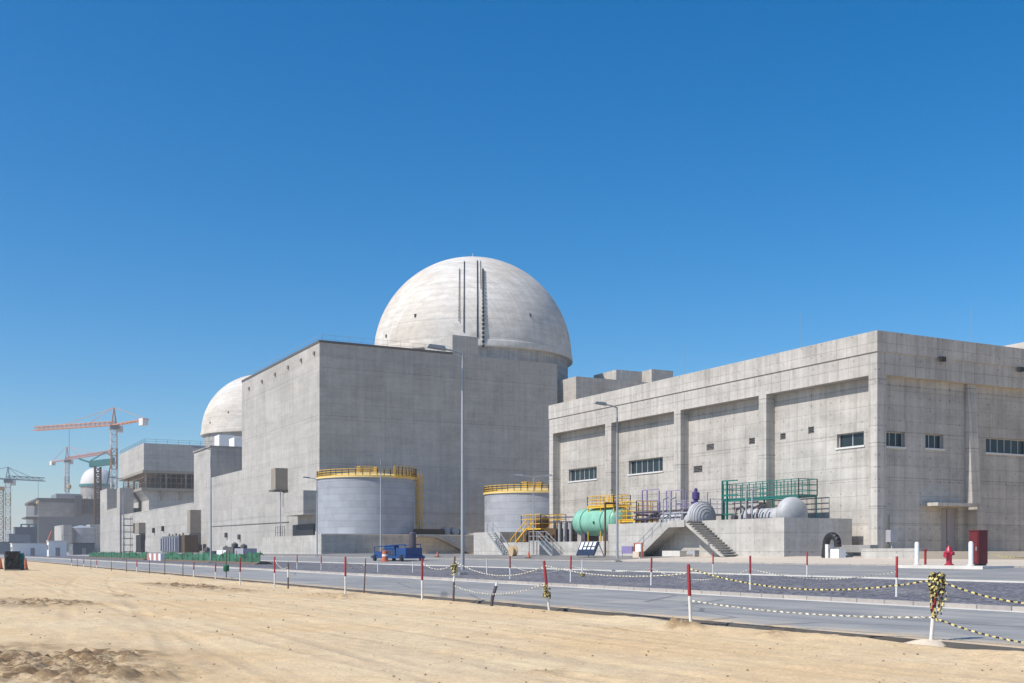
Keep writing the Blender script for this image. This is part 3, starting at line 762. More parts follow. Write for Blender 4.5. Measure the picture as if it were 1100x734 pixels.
# ------------------------------------------------------------------ cranes
def lattice(mb, p, q, w, bay, r, tri=False):
    p = Vector(p); q = Vector(q); d = (q-p); L = d.length; d.normalize()
    if abs(d.z) > .9: a = Vector((1,0,0)); b = Vector((0,1,0)); offs = [a*w/2+b*w/2, a*w/2-b*w/2, a*-w/2-b*w/2, a*-w/2+b*w/2]
    else:
        a = d.cross(Vector((0,0,1))).normalized(); b = Vector((0,0,1)); offs = [a*w/2, b*w*.95, a*-w/2]
    n = max(2, round(L/bay)); m = len(offs)
    for o in offs: mb.bar(p+o, q+o, r)
    for i in range(n):
        c0 = p+d*(L*i/n); c1 = p+d*(L*(i+1)/n)
        for k in range(m):
            o0, o1 = offs[k], offs[(k+1) % m]
            mb.bar(c0+o0, c1+o1, r*.6); mb.bar(c0+o0, c0+o1, r*.6)
    return mb
def tower_crane(label, base, zj, ztop, tip, ctip, w, mat_m, mat_j, r, hook=None, group='tower cranes over the far units'):
    base = Vector(base); t = thing('tower_crane', label, 'crane', base, group)
    n = 6; zz = np.linspace(base.z, zj-1, n+1)
    for i in range(n): lattice(MB(), (base.x, base.y, zz[i]), (base.x, base.y, zz[i+1]), w, w*1.1, r).build('mast_section', mat_m if i % 2 == 0 else 'cranewhite', t)
    top = Vector((base.x, base.y, zj)); ap = Vector((base.x, base.y, ztop))
    MB().box(base.x-w*.8, base.x+w*.8, base.y-w*.8, base.y+w*.8, zj-1.8, zj-.2).build('slewing_ring', 'cranegrey', t)
    pk = MB(); [pk.bar((base.x+sx*w*.4, base.y+sy*w*.4, zj), ap, r*1.1) for sx in (-1, 1) for sy in (-1, 1)]; pk.build('tower_head', mat_j, t)
    tip = Vector(tip); ctip = Vector(ctip)
    lattice(MB(), top, tip, w*.75, w*1.3, r).build('jib', mat_j, t)
    cj = MB(); d = (ctip-top).normalized(); a = d.cross(Vector((0,0,1))).normalized()*w*.4
    cj.bar(top+a, ctip+a, r*1.5); cj.bar(top-a, ctip-a, r*1.5)
    for i in range(8): c = top.lerp(ctip, i/8); cj.bar(c+a, c-a, r)
    cj.build('counter_jib', mat_j, t)
    c = ctip-d*2.2; MB().add([c+a*s1*1.3+d*s2*1.6+Vector((0,0,z_)) for z_ in (-2.4, .5) for s1, s2 in ((-1,-1),(1,-1),(1,1),(-1,1))],
        [(0,1,2,3),(4,5,6,7),(0,1,5,4),(1,2,6,5),(2,3,7,6),(3,0,4,7)]).build('counterweight', 'cranewhite' if mat_m != 'cranegrey' else 'conc_dark', t)
    cab = MB().box(base.x-w*.5+w, base.x+w*.5+w, base.y-w*.5, base.y+w*.5, zj-3, zj-.3); cab.build('cab', 'cranewhite', t)
    tr = MB(); tr.bar(ap, top.lerp(tip, .62)+Vector((0,0,w*.7)), r*.55); tr.bar(ap, top.lerp(tip, .3)+Vector((0,0,w*.7)), r*.55); tr.bar(ap, ctip, r*.55)
    tr.build('tie_rod', mat_j, t)
    if hook:
        c = top.lerp(tip, hook[0]); tr = MB().bar(c, c-Vector((0,0,hook[1])), r*.45); tr.build('hoist_rope', 'cranegrey', t)
        e = c-Vector((0,0,hook[1])); MB().lathe([(.1, 1), (.9, .6), (.9, -.8), (.1, -1.6)], e, 8).build('hook_block', 'craneyellow', t)
    return t
b_ = atD(122.5, 592, 484); tower_crane('orange and white tower crane rising behind the gallery building, the largest of the cranes', (b_[0], b_[1], 1.1), atD(122, 456, 481)[2], atD(122, 437, 481)[2], atD(37, 462.5, 511), atD(157, 450.5, 465), 2.4, 'craneorange', 'craneorange', .24, (.55, 26))
b_ = atD(72, 592, 770); tower_crane('pale red tower crane standing behind the far grey building, its jib pointing right', (b_[0], b_[1], 1.1), atD(72, 494, 770)[2], atD(72, 480, 770)[2], atD(120, 486.5, 720), atD(55, 496.5, 788), 2.6, 'cranered', 'cranered', .27, None)
b_ = atD(8.5, 592, 560); tower_crane('yellow grey tower crane at the left edge with a dark jib', (b_[0], b_[1], .5), atD(8, 515, 560)[2], atD(8, 502, 560)[2], atD(48, 517, 575), atD(-40, 512, 540), 2.4, 'craneyellow', 'cranegrey', .24, (.82, 11))
m_ = atD(1, 592, 640)
t_ = thing('crane_mast', 'bare crane mast cut off by the left edge of the photo', 'crane', (m_[0], m_[1], .3))
lattice(MB(), (m_[0], m_[1], .3), (m_[0], m_[1], atD(1, 527, 640)[2]), 2.6, 2.9, .36).build('mast', 'craneyellow', t_)
MB().box(m_[0]-2, m_[0]+2, m_[1]-2, m_[1]+2, atD(1, 527, 640)[2], atD(1, 523, 640)[2]).build('slewing_ring', 'craneyellow', t_)
# green machinery on a dark mast
g_ = atD(105, 592, 640); t_ = thing('derrick_crane', 'dark green machinery deck on a rusty mast before the small white dome', 'crane', (g_[0], g_[1], 1.1))
lattice(MB(), (g_[0], g_[1], 1.1), (g_[0], g_[1], atD(105, 502, 640)[2]), 3., 3., .55).build('mast', 'rustbrown', t_)
p, q = Vector(atD(97, 499, 640)), Vector(atD(122, 496, 640))
m = MB(); d = (q-p).normalized(); a = d.cross(Vector((0,0,1)))*2.
m.add([c+s1*a+Vector((0,0,z_)) for z_ in (-1.6, 1.8) for c, s1 in ((p, -1), (p, 1), (q, 1), (q, -1))], [(0,1,2,3),(4,5,6,7),(0,1,5,4),(1,2,6,5),(2,3,7,6),(3,0,4,7)])
m.build('machinery_deck', 'derrick', t_)
m = MB(); m.bar(Vector(atD(85, 493, 640)), Vector(atD(97, 497, 640)), .7); m.bar(p+Vector((0,0,2)), p+Vector((0,0,6))+d*9, .4); m.bar(q+Vector((0,0,2)), p+Vector((0,0,6))+d*9, .4); m.build('counter_jib', 'derrick', t_)
m = MB().bar(Vector(atD(119, 500, 640)), Vector(atD(114, 524, 640)), .5); m.build('strut', 'derrick', t_)

# ------------------------------------------------------------------ storage tanks
def storage_tank(label, cx, cy, r, z0, z1, stairs=1):
    t = thing('storage_tank', label, 'tank', (cx, cy, z0))
    MB().lathe([(r, 0), (r, z1-z0)], (cx, cy, z0), 96).build('shell', 'cladding', t, 30)
    MB().lathe([(r+.22, z1-z0-.25), (r+.22, z1-z0+.02), (r*.55, z1-z0+.85), (.01, z1-z0+1.15)], (cx, cy, z0), 96, cap=False).build('roof', 'paleyellow', t, 30)
    N = 44
    pts = [(cx+(r+.12)*math.cos(2*math.pi*i/N), cy+(r+.12)*math.sin(2*math.pi*i/N), z1+.02) for i in range(N+1)]
    m = MB(); railing(m, pts, 1.2, 1.3, .075, 2, True); m.build('railing', 'yellow', t)
    a = math.atan2(-cy, -cx)+.05
    px_, py_ = cx+r*.35*math.cos(a), cy+r*.35*math.sin(a)
    m = MB(); m.box(px_-1.6, px_+1.6, py_-1.2, py_+1.2, z1+.55, z1+.75)
    railing(m, [(px_-1.6, py_-1.2, z1+.75), (px_+1.6, py_-1.2, z1+.75), (px_+1.6, py_+1.2, z1+.75), (px_-1.6, py_+1.2, z1+.75), (px_-1.6, py_-1.2, z1+.75)], 1.2, .8, .06, 2)
    m.build('roof_platform', 'yellow', t)
    if stairs:
        arc = [(cx+(r+.35)*math.cos(q), cy+(r+.35)*math.sin(q), z1+.1) for q in np.linspace(R(-78), R(-12), 12)]
        m = MB(); railing(m, arc, 1.75, .8, .085, 3, True)
        for p_, q_ in zip(arc, arc[1:]): m.bar(p_, q_, .22)
        m.build('rim_platform', 'yellow', t)
    # caged ladder on the near right side
    if stairs:
        th = R(-20)
        lx, ly = cx+(r+.55)*math.cos(th), cy+(r+.55)*math.sin(th)
        m = MB()
        for s_ in (-.4, .4): m.bar((lx, ly+s_, z0), (lx, ly+s_, z1+1.2), .06)
        k = z0
        while k < z1: m.bar((lx, ly-.4, k), (lx, ly+.4, k), .04); k += .35
        k = z0+2.3
        while k < z1+1:
            c = [(lx+1.0*math.cos(s_), ly+.7*math.sin(s_), k) for s_ in np.linspace(-1.7, 1.7, 7)]
            m.tube(c, .10, 4); k += .7
        for s_ in np.linspace(-1.5, 1.5, 5): m.bar((lx+1.0*math.cos(s_), ly+.7*math.sin(s_), z0+.4), (lx+1.0*math.cos(s_), ly+.7*math.sin(s_), z1+1), .08)
        m.build('caged_ladder', 'yellow', t)
    return t
storage_tank('large ribbed silver tank with yellow roof railing in front of the tall grey block', 72.2, 191.7, 8.7, 4.35, 14.7)
storage_tank('silver tank with yellow roof railing half hidden behind the left end of the hall', 100.5, 181, 8.6, 4.9, 12.2, 0)
pd = thing('concrete_pad', 'shaded concrete retaining pad carrying the large silver tank', 'plinth', (60, 180.5, 1))
bx(60, 89.6, 180.5, 205.9, .9, 4.3).build('pad_wall', 'conc_plat', pd)
bx(60, AX-.02, 205.9, 216.5, .9, 4.3).build('pad_wall', 'conc_plat', pd)
bx(59.9, 89.7, 180.4, 180.9, 4.303, 4.5).build('coping', 'conc_dome', pd)
m = MB(); a0 = onY(448, 592, 178.5)[0]; a1 = onY(470, 592, 178.5)[0]; a2 = onY(508, 592, 178.5)[0]
m.prism([(a0, 4.35), (a0, 4.0), (a1, 4.0), (a2-.5, 1.1), (a2, 1.1), (a1+.4, 4.35)], 'y', 178.6, 180.4); m.build('stair', 'conc_dark', pd)
t_ = thing('pump_skid', 'small brown and grey pump set on the pad, right of the large silver tank', 'pump', onY(465, 592, 190)[:2]+(4.3,))
q = onY(465, 592, 188); t_.location = (q[0], 188, 4.3)
m = MB(); m.box(q[0]-4, q[0]+2, 187, 189, 4.3, 5.6); m.build('pump_body', 'rustbrown', t_)
m = MB()
for i in range(3): m.lathe([(.7, 0), (.7, 1.6)], (q[0]+2.6+i*1.8, 187.5, 5.3), 12, 'y')
m.build('flange_pipe', 'galv', t_)
bx(90.4, 112, 166, 193, .9, 4.85).build('concrete_pad', 'conc_plat'); tag(bpy.data.objects['concrete_pad.001'], 'concrete pad under the half hidden silver tank', 'plinth')
# lower bund left of the equipment platform
bd = thing('equipment_bund', 'low pale concrete bund with pipe skids, left of the long equipment platform', 'plinth', (62, 95, 1))
def basin(mb, x0, x1, y0, y1, z0, zf, z1, w=.3):
    mb.box(x0, x0+w, y0, y1, z0, z1); mb.box(x1-w, x1, y0, y1, z0, z1); mb.box(x0+w, x1-w, y0, y0+w, z0, z1); mb.box(x0+w, x1-w, y1-w, y1, z0, z1)
    mb.box(x0+w, x1-w, y0+w, y1-w, z0, zf)
m = MB(); basin(m, 62, 69.2, 95.2, 119.3, .9, 1.5, 2.6); m.build('bund_wall', 'conc_plat', bd)
bx(62, 69.2, 119.3, 126.5, .9, 3.9).build('raised_pad', 'conc_plat', bd)
pl = thing('equipment_platform', 'long pale concrete platform with a double stair, in front of the hall', 'plinth', (61.7, 69, 1))
m = MB(); basin(m, 61.7, 69.1, 69.1, 95.1, .9, 2.4, 4.3, .35); m.build('bund_wall', 'conc_plat', pl)
# double stair
SZ0, SZ1 = 1.12, 4.28
def stair(parent, x0, x1, ya, yb, z0, z1, n, mat, name='stair_flight', thick=.42):
    """steps rise from ya (low) to yb (high)"""
    m = MB(); dy = (yb-ya)/n; dz = (z1-z0)/n; s = 1 if dy > 0 else -1
    prof = []
    for i in range(n): prof += [(ya+dy*i, z0+dz*i), (ya+dy*i, z0+dz*(i+1))]
    prof += [(yb, z1), (yb, z1-thick), (ya+s*thick*1.4, z0)]
    # as separate convex pieces
    for i in range(n):
        b0 = max(z0, z0+dz*i-thick*.75)
        m.prism([(ya+dy*i, z0+dz*i if i == 0 else b0), (ya+dy*i, z0+dz*(i+1)), (ya+dy*(i+1), z0+dz*(i+1)), (ya+dy*(i+1), max(z0, z0+dz*(i+1)-thick*.75))], 'x', x0, x1)
    return m.build(name, mat, parent)
SX0, SX1 = 60.1, 61.69
yl0, yl1, yr1, yr0 = onX(691, 592, 61)[1], onX(728, 592, 61)[1], onX(745, 592, 61)[1], onX(786, 592, 61)[1]
stair(pl, SX0, SX1, yl0, yl1, SZ0, SZ1, 17, 'conc_plat'); op = MB()
for i in range(15):
    y_ = yr0+(yr1-yr0)*(i+.5)/15; z_ = SZ0+(SZ1-SZ0)*(i+1)/15
    op.box(SX0, SX1-.02, y_-.16, y_+.2, z_-.085, z_)
for x_ in (SX0+.01, SX1-.16): op.prism([(yr0-.1, SZ0), (yr0+.4, SZ0), (yr1+.02, SZ1-.40), (yr1, SZ1-.1)], 'x', x_, x_+.12)
op.build('stair_flight', 'conc_plat', pl)
bx(SX0, SX1, yr1, yl1, SZ1-.35, SZ1-.002).build('landing', 'conc_plat', pl)
m = MB()
MBs = m.prism([(yl0, SZ0), (yl0-.9, SZ0), (yl1, SZ1-.55), (yl1, SZ1+.06)], 'x', SX0-.12, SX0-.003)
m.prism([(yr1, SZ1-.55), (yl1, SZ1-.55), (yl1, SZ1+.06), (yr1, SZ1+.06)], 'x', SX0-.12, SX0-.003)
m.build('stringer', 'conc_plat', pl)
m = MB()
for k in (.55, 1.05):
    m.bar((SX0, yl0, SZ0+k), (SX0, yl1, SZ1+k), .035); m.bar((SX1-.1, yl0, SZ0+k), (SX1-.1, yl1, SZ1+k), .035)
for i in range(5):
    f = i/4; y_ = yl0+(yl1-yl0)*f; z_ = SZ0+(SZ1-SZ0)*f; m.bar((SX0, y_, z_), (SX0, y_, z_+1.05), .035); m.bar((SX1-.1, y_, z_), (SX1-.1, y_, z_+1.05), .035)
m.build('handrail', 'galv', pl)
b1 = bx(60.3, 61.2, onX(737, 592, 61)[1], onX(718, 592, 61)[1], 1.1, 1.62); b1.build('concrete_block', 'kerb_white'); tag(bpy.data.objects['concrete_block.001'], 'pale low concrete block under the double stair', 'block')
q = onX(747, 592, 61); m = MB(); m.lathe([(.22, -.5), (.22, .5)], (60.6, q[1], 1.38), 12, 'y'); m.box(60.35, 60.85, q[1]-.75, q[1]-.5, 1.1, 1.66)
tag(m.build('pump', 'galv', None), 'small white pump lying under the double stair beside the block', 'pump')

# ---- green tank
GY0, GY1 = onX(671, 592, 65)[1], onX(624, 592, 65)[1]; GR = 1.5; GZ = EYE+(592-561)*pxm(640, 65)
gt = thing('green_tank', 'mint green horizontal pressure tank at the left end of the equipment platform', 'tank', (65, GY0, 1.5))
def capsule(r, y0, y1, hd):
    pr = [(r*math.sin(a), y0+hd-hd*math.cos(a)) for a in np.linspace(0.001, math.pi/2, 10)]
    pr += [(r*math.sin(a), y1-hd+hd*math.cos(a)) for a in np.linspace(math.pi/2, .001, 10)]
    return pr
MB().lathe(capsule(GR, 0, GY1-GY0, .85), (65, GY0, GZ), 48, 'y').build('tank_body', 'greentank', gt, 50)
for f in (.28, .74): MB().lathe([(GR+.005, -.06), (GR+.035, -.06), (GR+.035, .06), (GR+.005, .06)], (65, GY0+(GY1-GY0)*f, GZ), 48, 'y', cap=False).build('band', 'greenrail', gt, 40)
for f in (.2, .78): y_ = GY0+(GY1-GY0)*f; bx(64.1, 65.9, y_-.4, y_+.4, 1.5, GZ-.9).build('saddle', 'pipe_dark', gt)
q = onX(638, 561.5, 65-GR); m = MB().lathe([(.14, 0), (.14, .12)], (65-GR-.08, q[1], q[2]), 10, 'x'); m.build('nozzle', 'black', gt)
q = onX(651, 592, 61.5); m = MB(); m.tube([(61.4, q[1], 1.1), (61.4, q[1], GZ+GR+.2), (63, q[1], GZ+GR+.2)], .11, 6)
tag(m.build('standpipe', 'rustbrown'), 'brown standpipe in front of the mint green tank', 'pipe')

for f in (.08, .5, .92): MB().lathe([(GR+.002, -.03), (GR+.016, -.03), (GR+.016, .03), (GR+.002, .03)], (65, GY0+(GY1-GY0)*f, GZ), 48, 'y', cap=False).build('weld_seam', 'greentank', gt, 40)
q_ = GY0+(GY1-GY0)*.4; m = MB().lathe([(.42, GR-.15), (.42, GR+.25), (.5, GR+.25), (.5, GR+.33), (.001, GR+.34)], (65, q_, GZ), 18); m.build('manhole', 'greentank', gt, 40)
# ---- yellow access platform
def access_platform(name, label, cat, x0, x1, y0, y1, zf, mat, posts_to, rail_h=1.15, mid=2):
    t = thing(name, label, cat, (x0, y0, posts_to))
    m = MB(); railing(m, [(x0, y1, zf), (x0, y0, zf), (x1, y0, zf), (x1, y1, zf), (x0, y1, zf)], rail_h, .9, .045, mid, True); m.build('railing', mat, t)
    m = MB().box(x0, x1, y0, y1, zf-.1, zf-.003); m.bar((x0, y0, zf-.12), (x0, y1, zf-.12), .1); m.build('deck', mat, t)
    m = MB()
    n = max(2, round((y1-y0)/3))
    for i in range(n+1):
        for x in (x0+.06, x1-.06): y = y0+.06+(y1-y0-.12)*i/n; m.bar((x, y, posts_to), (x, y, zf-.1), .07)
    m.build('legs', mat, t)
    return t
zf = GZ+GR+.12
ap = access_platform('access_platform', 'yellow railed walkway on top of the mint green tank', 'walkway', 63.9, 66., onX(660, 592, 64)[1], onX(632, 592, 64)[1], zf, 'yellow', 2.0, 1.1)
y0_, y1_ = onX(689, 592, 64)[1], onX(668.5, 592, 64)[1]
ap2 = access_platform('access_platform', 'yellow railed stair platform between the mint green tank and the purple rack', 'walkway', 63.4, 66., y0_, y1_, 4.7, 'yellow', 2.4, 1.9, 3)
m = MB(); m.bar((63.4, y1_, 4.7), (63.4, y0_+.3, 2.6), .08); m.bar((64.2, y1_, 4.7), (64.2, y0_+.3, 2.6), .08)
for i in range(8): f = i/8; m.bar((63.4, y1_+(y0_-y1_)*f, 4.7-2.1*f), (64.2, y1_+(y0_-y1_)*f, 4.7-2.1*f), .06)
m.build('stair', 'yellow', ap2)

# ---- purple rack and ribbed vessel
def P3(u, v, X): return Vector(onX(u, v, X))
y0_, y1_ = onX(761, 592, 64)[1], onX(690, 592, 64)[1]
pr = thing('pipe_rack', 'purple and grey pipe rack with valves around a ribbed silver vessel', 'pipe rack', (64, y0_, 2.4))
m = MB(); X_ = 65.2
for x in (65.2, 68.2):
    for u in (690, 695, 708): 
        q = P3(u, 527, X_); m.bar((x, q.y, 2.4), (x, q.y, q.z), .07)
    a, b = P3(690, 527, X_), P3(708, 528, X_)
    for z in (a.z, a.z-1.1, a.z-2.6): m.bar((x, a.y, z), (x, b.y, z), .055)
for u in (716, 726, 737, 749, 760):
    q = P3(u, 529, X_); m.bar((X_, q.y, 2.4), (X_, q.y, q.z), .05)
a, b = P3(690, 531, X_), P3(762, 532, X_)
for z in (5.35, 6.0): m.bar((X_, a.y, z), (X_, b.y, z), .04)
m.build('frame', 'purple', pr)
m = MB(); a, b = P3(700, 531, X_), P3(762, 533, X_)
railing(m, [(65.3, a.y, 5.1), (65.3, b.y, 5.1), (68.2, b.y, 5.1), (68.2, a.y, 5.1)], 1.35, 1.3, .04, 2); m.box(65.3, 68.2, b.y, a.y, 4.98, 5.08)
m.build('walkway', 'greyrail', pr)
m = MB()
for i in range(14):
    y_ = a.y+(b.y-a.y)*(i+.3)/14; x_ = 62.9+random.random()*.8
    m.tube([(x_, y_, 2.4), (x_, y_, 4.2+random.random()), (x_+.8, y_-.5, 4.9+random.random()*.4), (x_+1.6, y_-.5, 5.0)], .11+.05*(i % 2), 6)
for z in (4.75, 5.4): m.tube([(63.1, a.y, z), (63.1, b.y+1, z), (64.5, b.y+.4, z)], .10, 6)
m.build('pipework', 'pipe_dark', pr)
m = MB()
for u in (712.5, 720): q = P3(u, 540, 62.6); m = MB(); m.tube([(62.6, q.y, 3.0), (62.6, q.y, q.z+.3), (63.2, q.y, q.z+.5)], .07, 8); m.build('riser', 'galv', pr)
q = P3(747.5, 531, 65); m = MB().lathe([(.2, -1.1), (.22, -.5), (.36, -.45), (.36, .15), (.16, .25), (.16, .5), (.001, .6)], (65, q.y, q.z), 14); m.box(64.8, 65.2, q.y-.5, q.y+.5, q.z-.9, q.z-.7); m.build('valve_actuator', 'navypurple', pr)
def vessel(name, label, yc1, yd, r1, r2, zc, mat, ribs=0, VX=63.9):
    t = thing(name, label, 'tank', (VX, yd, 2.4))
    hk = r2*.55; pr_ = [(r2*math.sin(a), yd+hk-hk*math.cos(a)) for a in np.linspace(.001, math.pi/2, 14)]
    pr_ += [(r2, yd+hk+.3)]+[(r2*math.cos(a), yd+hk+.3+r2*.4*math.sin(a)) for a in np.linspace(.1, .95, 6)]
    y_s = yd+hk+.55; yc0 = y_s
    hd_ = MB().lathe(pr_, (VX, 0, zc), 48, 'y', cap=False).build('head', mat, t, 50)
    MB().lathe([(r1, y_s-.3), (r1, yc1), (.01, yc1+.4)], (VX, 0, zc-.3), 40, 'y').build('body', mat, t, 40)
    m = MB()
    if ribs:
        for i in range(ribs):
            f = (i+.5)/ribs; a = f*math.pi/2; rr_ = r2*math.sin(a)+.01; y_ = yd+hk-hk*math.cos(a); m = MB()
            m.lathe([(rr_-.02, -.03), (rr_+.03, -.03), (rr_+.03, .05), (rr_-.02, .05)], (VX, y_, zc), 40, 'y', cap=False); m.build('rib', 'greyrail', hd_, 40)
    for y_ in (yc0+.5, yc1-.8): bx(VX-.7, VX+.7, y_-.25, y_+.25, 2.4, zc-.3-r1*.75).build('saddle', 'conc_dark', t)
    return t
VX = 65.3
vessel('insulated_vessel', 'smooth silver vessel with a bulging domed end at the right end of the platform', onX(803, 592, VX)[1], onX(851, 592, VX)[1]-.9, .95, 1.5, onX(852, 553, VX)[2], 'silver', 0, VX)
VX = 63.9
vessel('insulated_vessel', 'ribbed silver vessel end showing below the purple pipe rack', onX(716, 592, VX)[1], onX(754, 592, VX)[1]-.8, .9, 1.45, onX(756, 556, VX)[2], 'silver', 7)
# ---- green rack
GXX = 66.9
y0_, y1_ = onX(858, 592, GXX)[1], onX(777, 592, GXX)[1]
zf = onX(815, 535, GXX)[2]
gr = access_platform('access_platform', 'dark green railed walkway over the smooth silver vessel', 'walkway', GXX, 69.0, y0_, y1_, zf, 'greenrail', 2.4, 1.45)
m = MB(); 
for u in (776, 781): q = P3(u, 517, GXX-.1); m.bar((GXX-.1, q.y, 2.6), (GXX-.1, q.y, q.z), .1)
for v in (517, 533, 553): a = P3(776, v, GXX-.1); b = P3(792, v-1, GXX-.1); m.bar(a, b, .08)
m.build('ladder_frame', 'greenrail', gr)
gp = thing('valve_manifold', 'dark vertical pipes and valves under the green walkway', 'pipework', (63, y0_, 2.4))
m = MB(); k_ = MB()
for i, u in enumerate((789, 797, 806, 813)):
    q = P3(u, 540, 63); m.tube([(63, q.y, 2.4), (63, q.y, 4.7), (63.2, q.y, 5.2), (64., q.y+.1, 5.5)], .11, 6)
    if i % 2 == 0: k_.lathe([(.28, -.2), (.28, .2)], (63, q.y, 4.5), 10, 'x')
for v in (541, 546): m.bar(P3(787, v, 63.1), P3(818, v-1, 63.1), .07)
m.build('pipe', 'pipe_dark', gp); k_.build('handwheel', 'pipe_dark', gp)
m = MB()
for u in (801.5, 808): q = P3(u, 532, 62.9); MB().tube([(62.9, q.y, 2.4), (62.9, q.y, q.z+.4), (63.5, q.y, q.z+.5)], .07, 8).build('riser', 'galv', gp)

# ---- yellow stair skid on the bund
ys0, ys1 = onX(592, 592, 65)[1], onX(571, 592, 65)[1]
sk = thing('pump_skid', 'brown and yellow pump skid with railings on the low bund', 'skid', (65, ys0, 1.5))
zt_ = onX(585, 553, 65)[2]; zd = onX(580, 568, 65)[2]
m = MB(); railing(m, [(63.6, ys1, zd), (63.6, ys0, zd), (67, ys0, zd), (67, ys1, zd), (63.6, ys1, zd)], zt_-zd, 1.1, .05, 2); m.build('railing', 'yellow', sk)
bx(63.6, 67, ys0, ys1, zd-.15, zd).build('deck', 'yellow', sk)
bx(64, 66.8, onX(605, 592, 65)[1], ys1-.6, 1.5, zd-.16).build('machine', 'rustbrown', sk)
m = MB()
for i in range(7): 
    y_ = ys1-1-i*1.0; m.tube([(63.8, y_, 1.6), (63.8, y_, 3+random.random()*.9), (65, y_-.6, 3.3+random.random()*.8)], .14, 6)
m.lathe(capsule(.7, 0, 2.2, .3), (64.6, ys0+.5, zd+.7), 16, 'y')
m.build('pipework', 'rustbrown', sk)
m = MB(); f_ = MB()
yA, yB = onX(553, 592, 63.8)[1], onX(571, 592, 63.8)[1]
for x in (63.2, 64.3):
    m.bar((x, yA, 1.9), (x, yB, zd), .1); m.bar((x, yA, 2.9), (x, yB, zd+1.1), .06)
    for f in (0, .33, .66): m.bar((x, yA+(yB-yA)*f, 1.9+(zd-1.9)*f), (x, yA+(yB-yA)*f, 2.95+(zd-1.9)*f), .05)
for i in range(9): f = i/9; m.box(63.2, 64.3, yA+(yB-yA)*f-.15, yA+(yB-yA)*f+.15, 1.9+(zd-1.9)*f, 1.95+(zd-1.9)*f)
m.build('stair', 'yellow', sk)
fs = thing('manifold_skid', 'black and grey pipe frame between the pump skid and the mint green tank', 'pipework', (65, onX(612, 592, 65)[1], 1.5))
m = MB(); 
for u in (596, 603, 609, 615): q = P3(u, 560, 64.6); m.bar((64.6, q.y, 1.5), (64.6, q.y, q.z), .12); m.bar((66.6, q.y, 1.5), (66.6, q.y, q.z), .12)
for v in (556, 561, 573): m.bar(P3(590, v, 64.6), P3(616, v-.5, 64.6), .09)
m.build('frame', 'pipe_dark', fs)
m = MB(); 
for u in (601, 606.5, 613): q = P3(u, 562, 64.1); MB().lathe([(.16, 0), (.16, q.z-1.5)], (64.1, q.y, 1.5), 10).build('pipe', 'galv', fs, 40)
# silver stair in front of the bund
ss = thing('access_stair', 'grey steel stair with handrails climbing over the low bund', 'stair', (61, onX(592, 592, 61)[1], 1.1))
ya_, yb_ = onX(598, 592, 61.2)[1], onX(583, 592, 61.2)[1]
stair(ss, 60.6, 61.7, ya_, yb_, 1.1, 2.75, 9, 'galv', thick=.3)
yc_ = onX(573, 592, 61.2)[1]
bx(60.6, 61.98, yb_, yc_, 2.6, 2.75).build('landing', 'galv', ss)
m = MB()
for x in (60.65, 61.65):
    for k_ in (.5, 1.0): m.bar((x, ya_, 1.1+k_), (x, yb_, 2.75+k_), .04); m.bar((x, yb_, 2.75+k_), (x, yc_, 2.75+k_), .04)
    for f in (0, .5, 1): m.bar((x, ya_+(yb_-ya_)*f, 1.1+1.65*f), (x, ya_+(yb_-ya_)*f, 2.1+1.65*f), .04)
    m.bar((x, yc_, 1.1), (x, yc_, 3.75), .05)
m.build('handrail', 'galv', ss)
# white stair left of it
sw = thing('access_stair', 'thin pale steel stair leaning against the raised pad under the half hidden tank', 'stair', (61, onX(535, 592, 61)[1], 1.1))
yA, yB = onX(541, 592, 61)[1], onX(524, 592, 61)[1]
m = MB()
for x in (60.9, 61.7): m.bar((x, yA, 1.15), (x, yB, 3.9), .1); m.bar((x, yA, 2.2), (x, yB, 5.0), .05); m.bar((x, yA, 1.15), (x, yA, 2.2), .05); m.bar((x, yB, 3.9), (x, yB, 5.0), .05)
for i in range(10): f = i/10; m.box(60.9, 61.7, yA+(yB-yA)*f-.14, yA+(yB-yA)*f+.14, 1.15+2.75*f, 1.2+2.75*f)
m.build('stair_flight', 'galv', sw)
q = onX(551, 598, 59); m = MB().lathe([(.45, -.2), (.45, .2)], (59, q[1], 1.45), 18, 'x'); m.lathe([(.62, -.28), (.62, -.2)], (59, q[1], 1.6), 18, 'x'); m.lathe([(.62, .2), (.62, .28)], (59, q[1], 1.6), 18, 'x')
tag(m.build('cable_drum', 'craneyellow'), 'pale cable drum on the ground near the thin steel stair', 'cable drum')
# striped board
t_ = thing('striped_board', 'tilted dark board with white stripes leaning in front of the low bund', 'board', onX(633, 592, 58)[:2]+(1.,))
yA, yB = onX(645, 592, 58)[1], onX(626, 592, 58)[1]
zA, zB = 1.2, 2.5
m = MB(); m.prism([(57.2, zA), (57.32, zA-.05), (57.92, zB-.05), (57.8, zB)], 'y', yA, yB); m.build('board', 'navy', t_)
m = MB()
for i in range(4):
    y_ = yA+(yB-yA)*(.1+.23*i)
    for (f0, f1) in ((.42, .58), (.66, .97)) if i < 3 else ((.42, .97),):
        m = MB().prism([(57.2+.6*f0-.012, zA+1.3*f0+.012), (57.2+.6*f0-.002, zA+1.3*f0+.002), (57.2+.6*f1-.002, zA+1.3*f1+.002), (57.2+.6*f1-.012, zA+1.3*f1+.012)], 'y', y_, y_+(yB-yA)*.15); m.build('stripe', 'white', t_)
m = MB(); 
for y_ in (yA+.2, yB-.2): m.bar((58.6, y_, 1.0), (57.85, y_, 2.5), .05); m.bar((57.3, y_, 1.0), (57.3, y_, 1.35), .05)
m.build('legs', 'galv', t_)
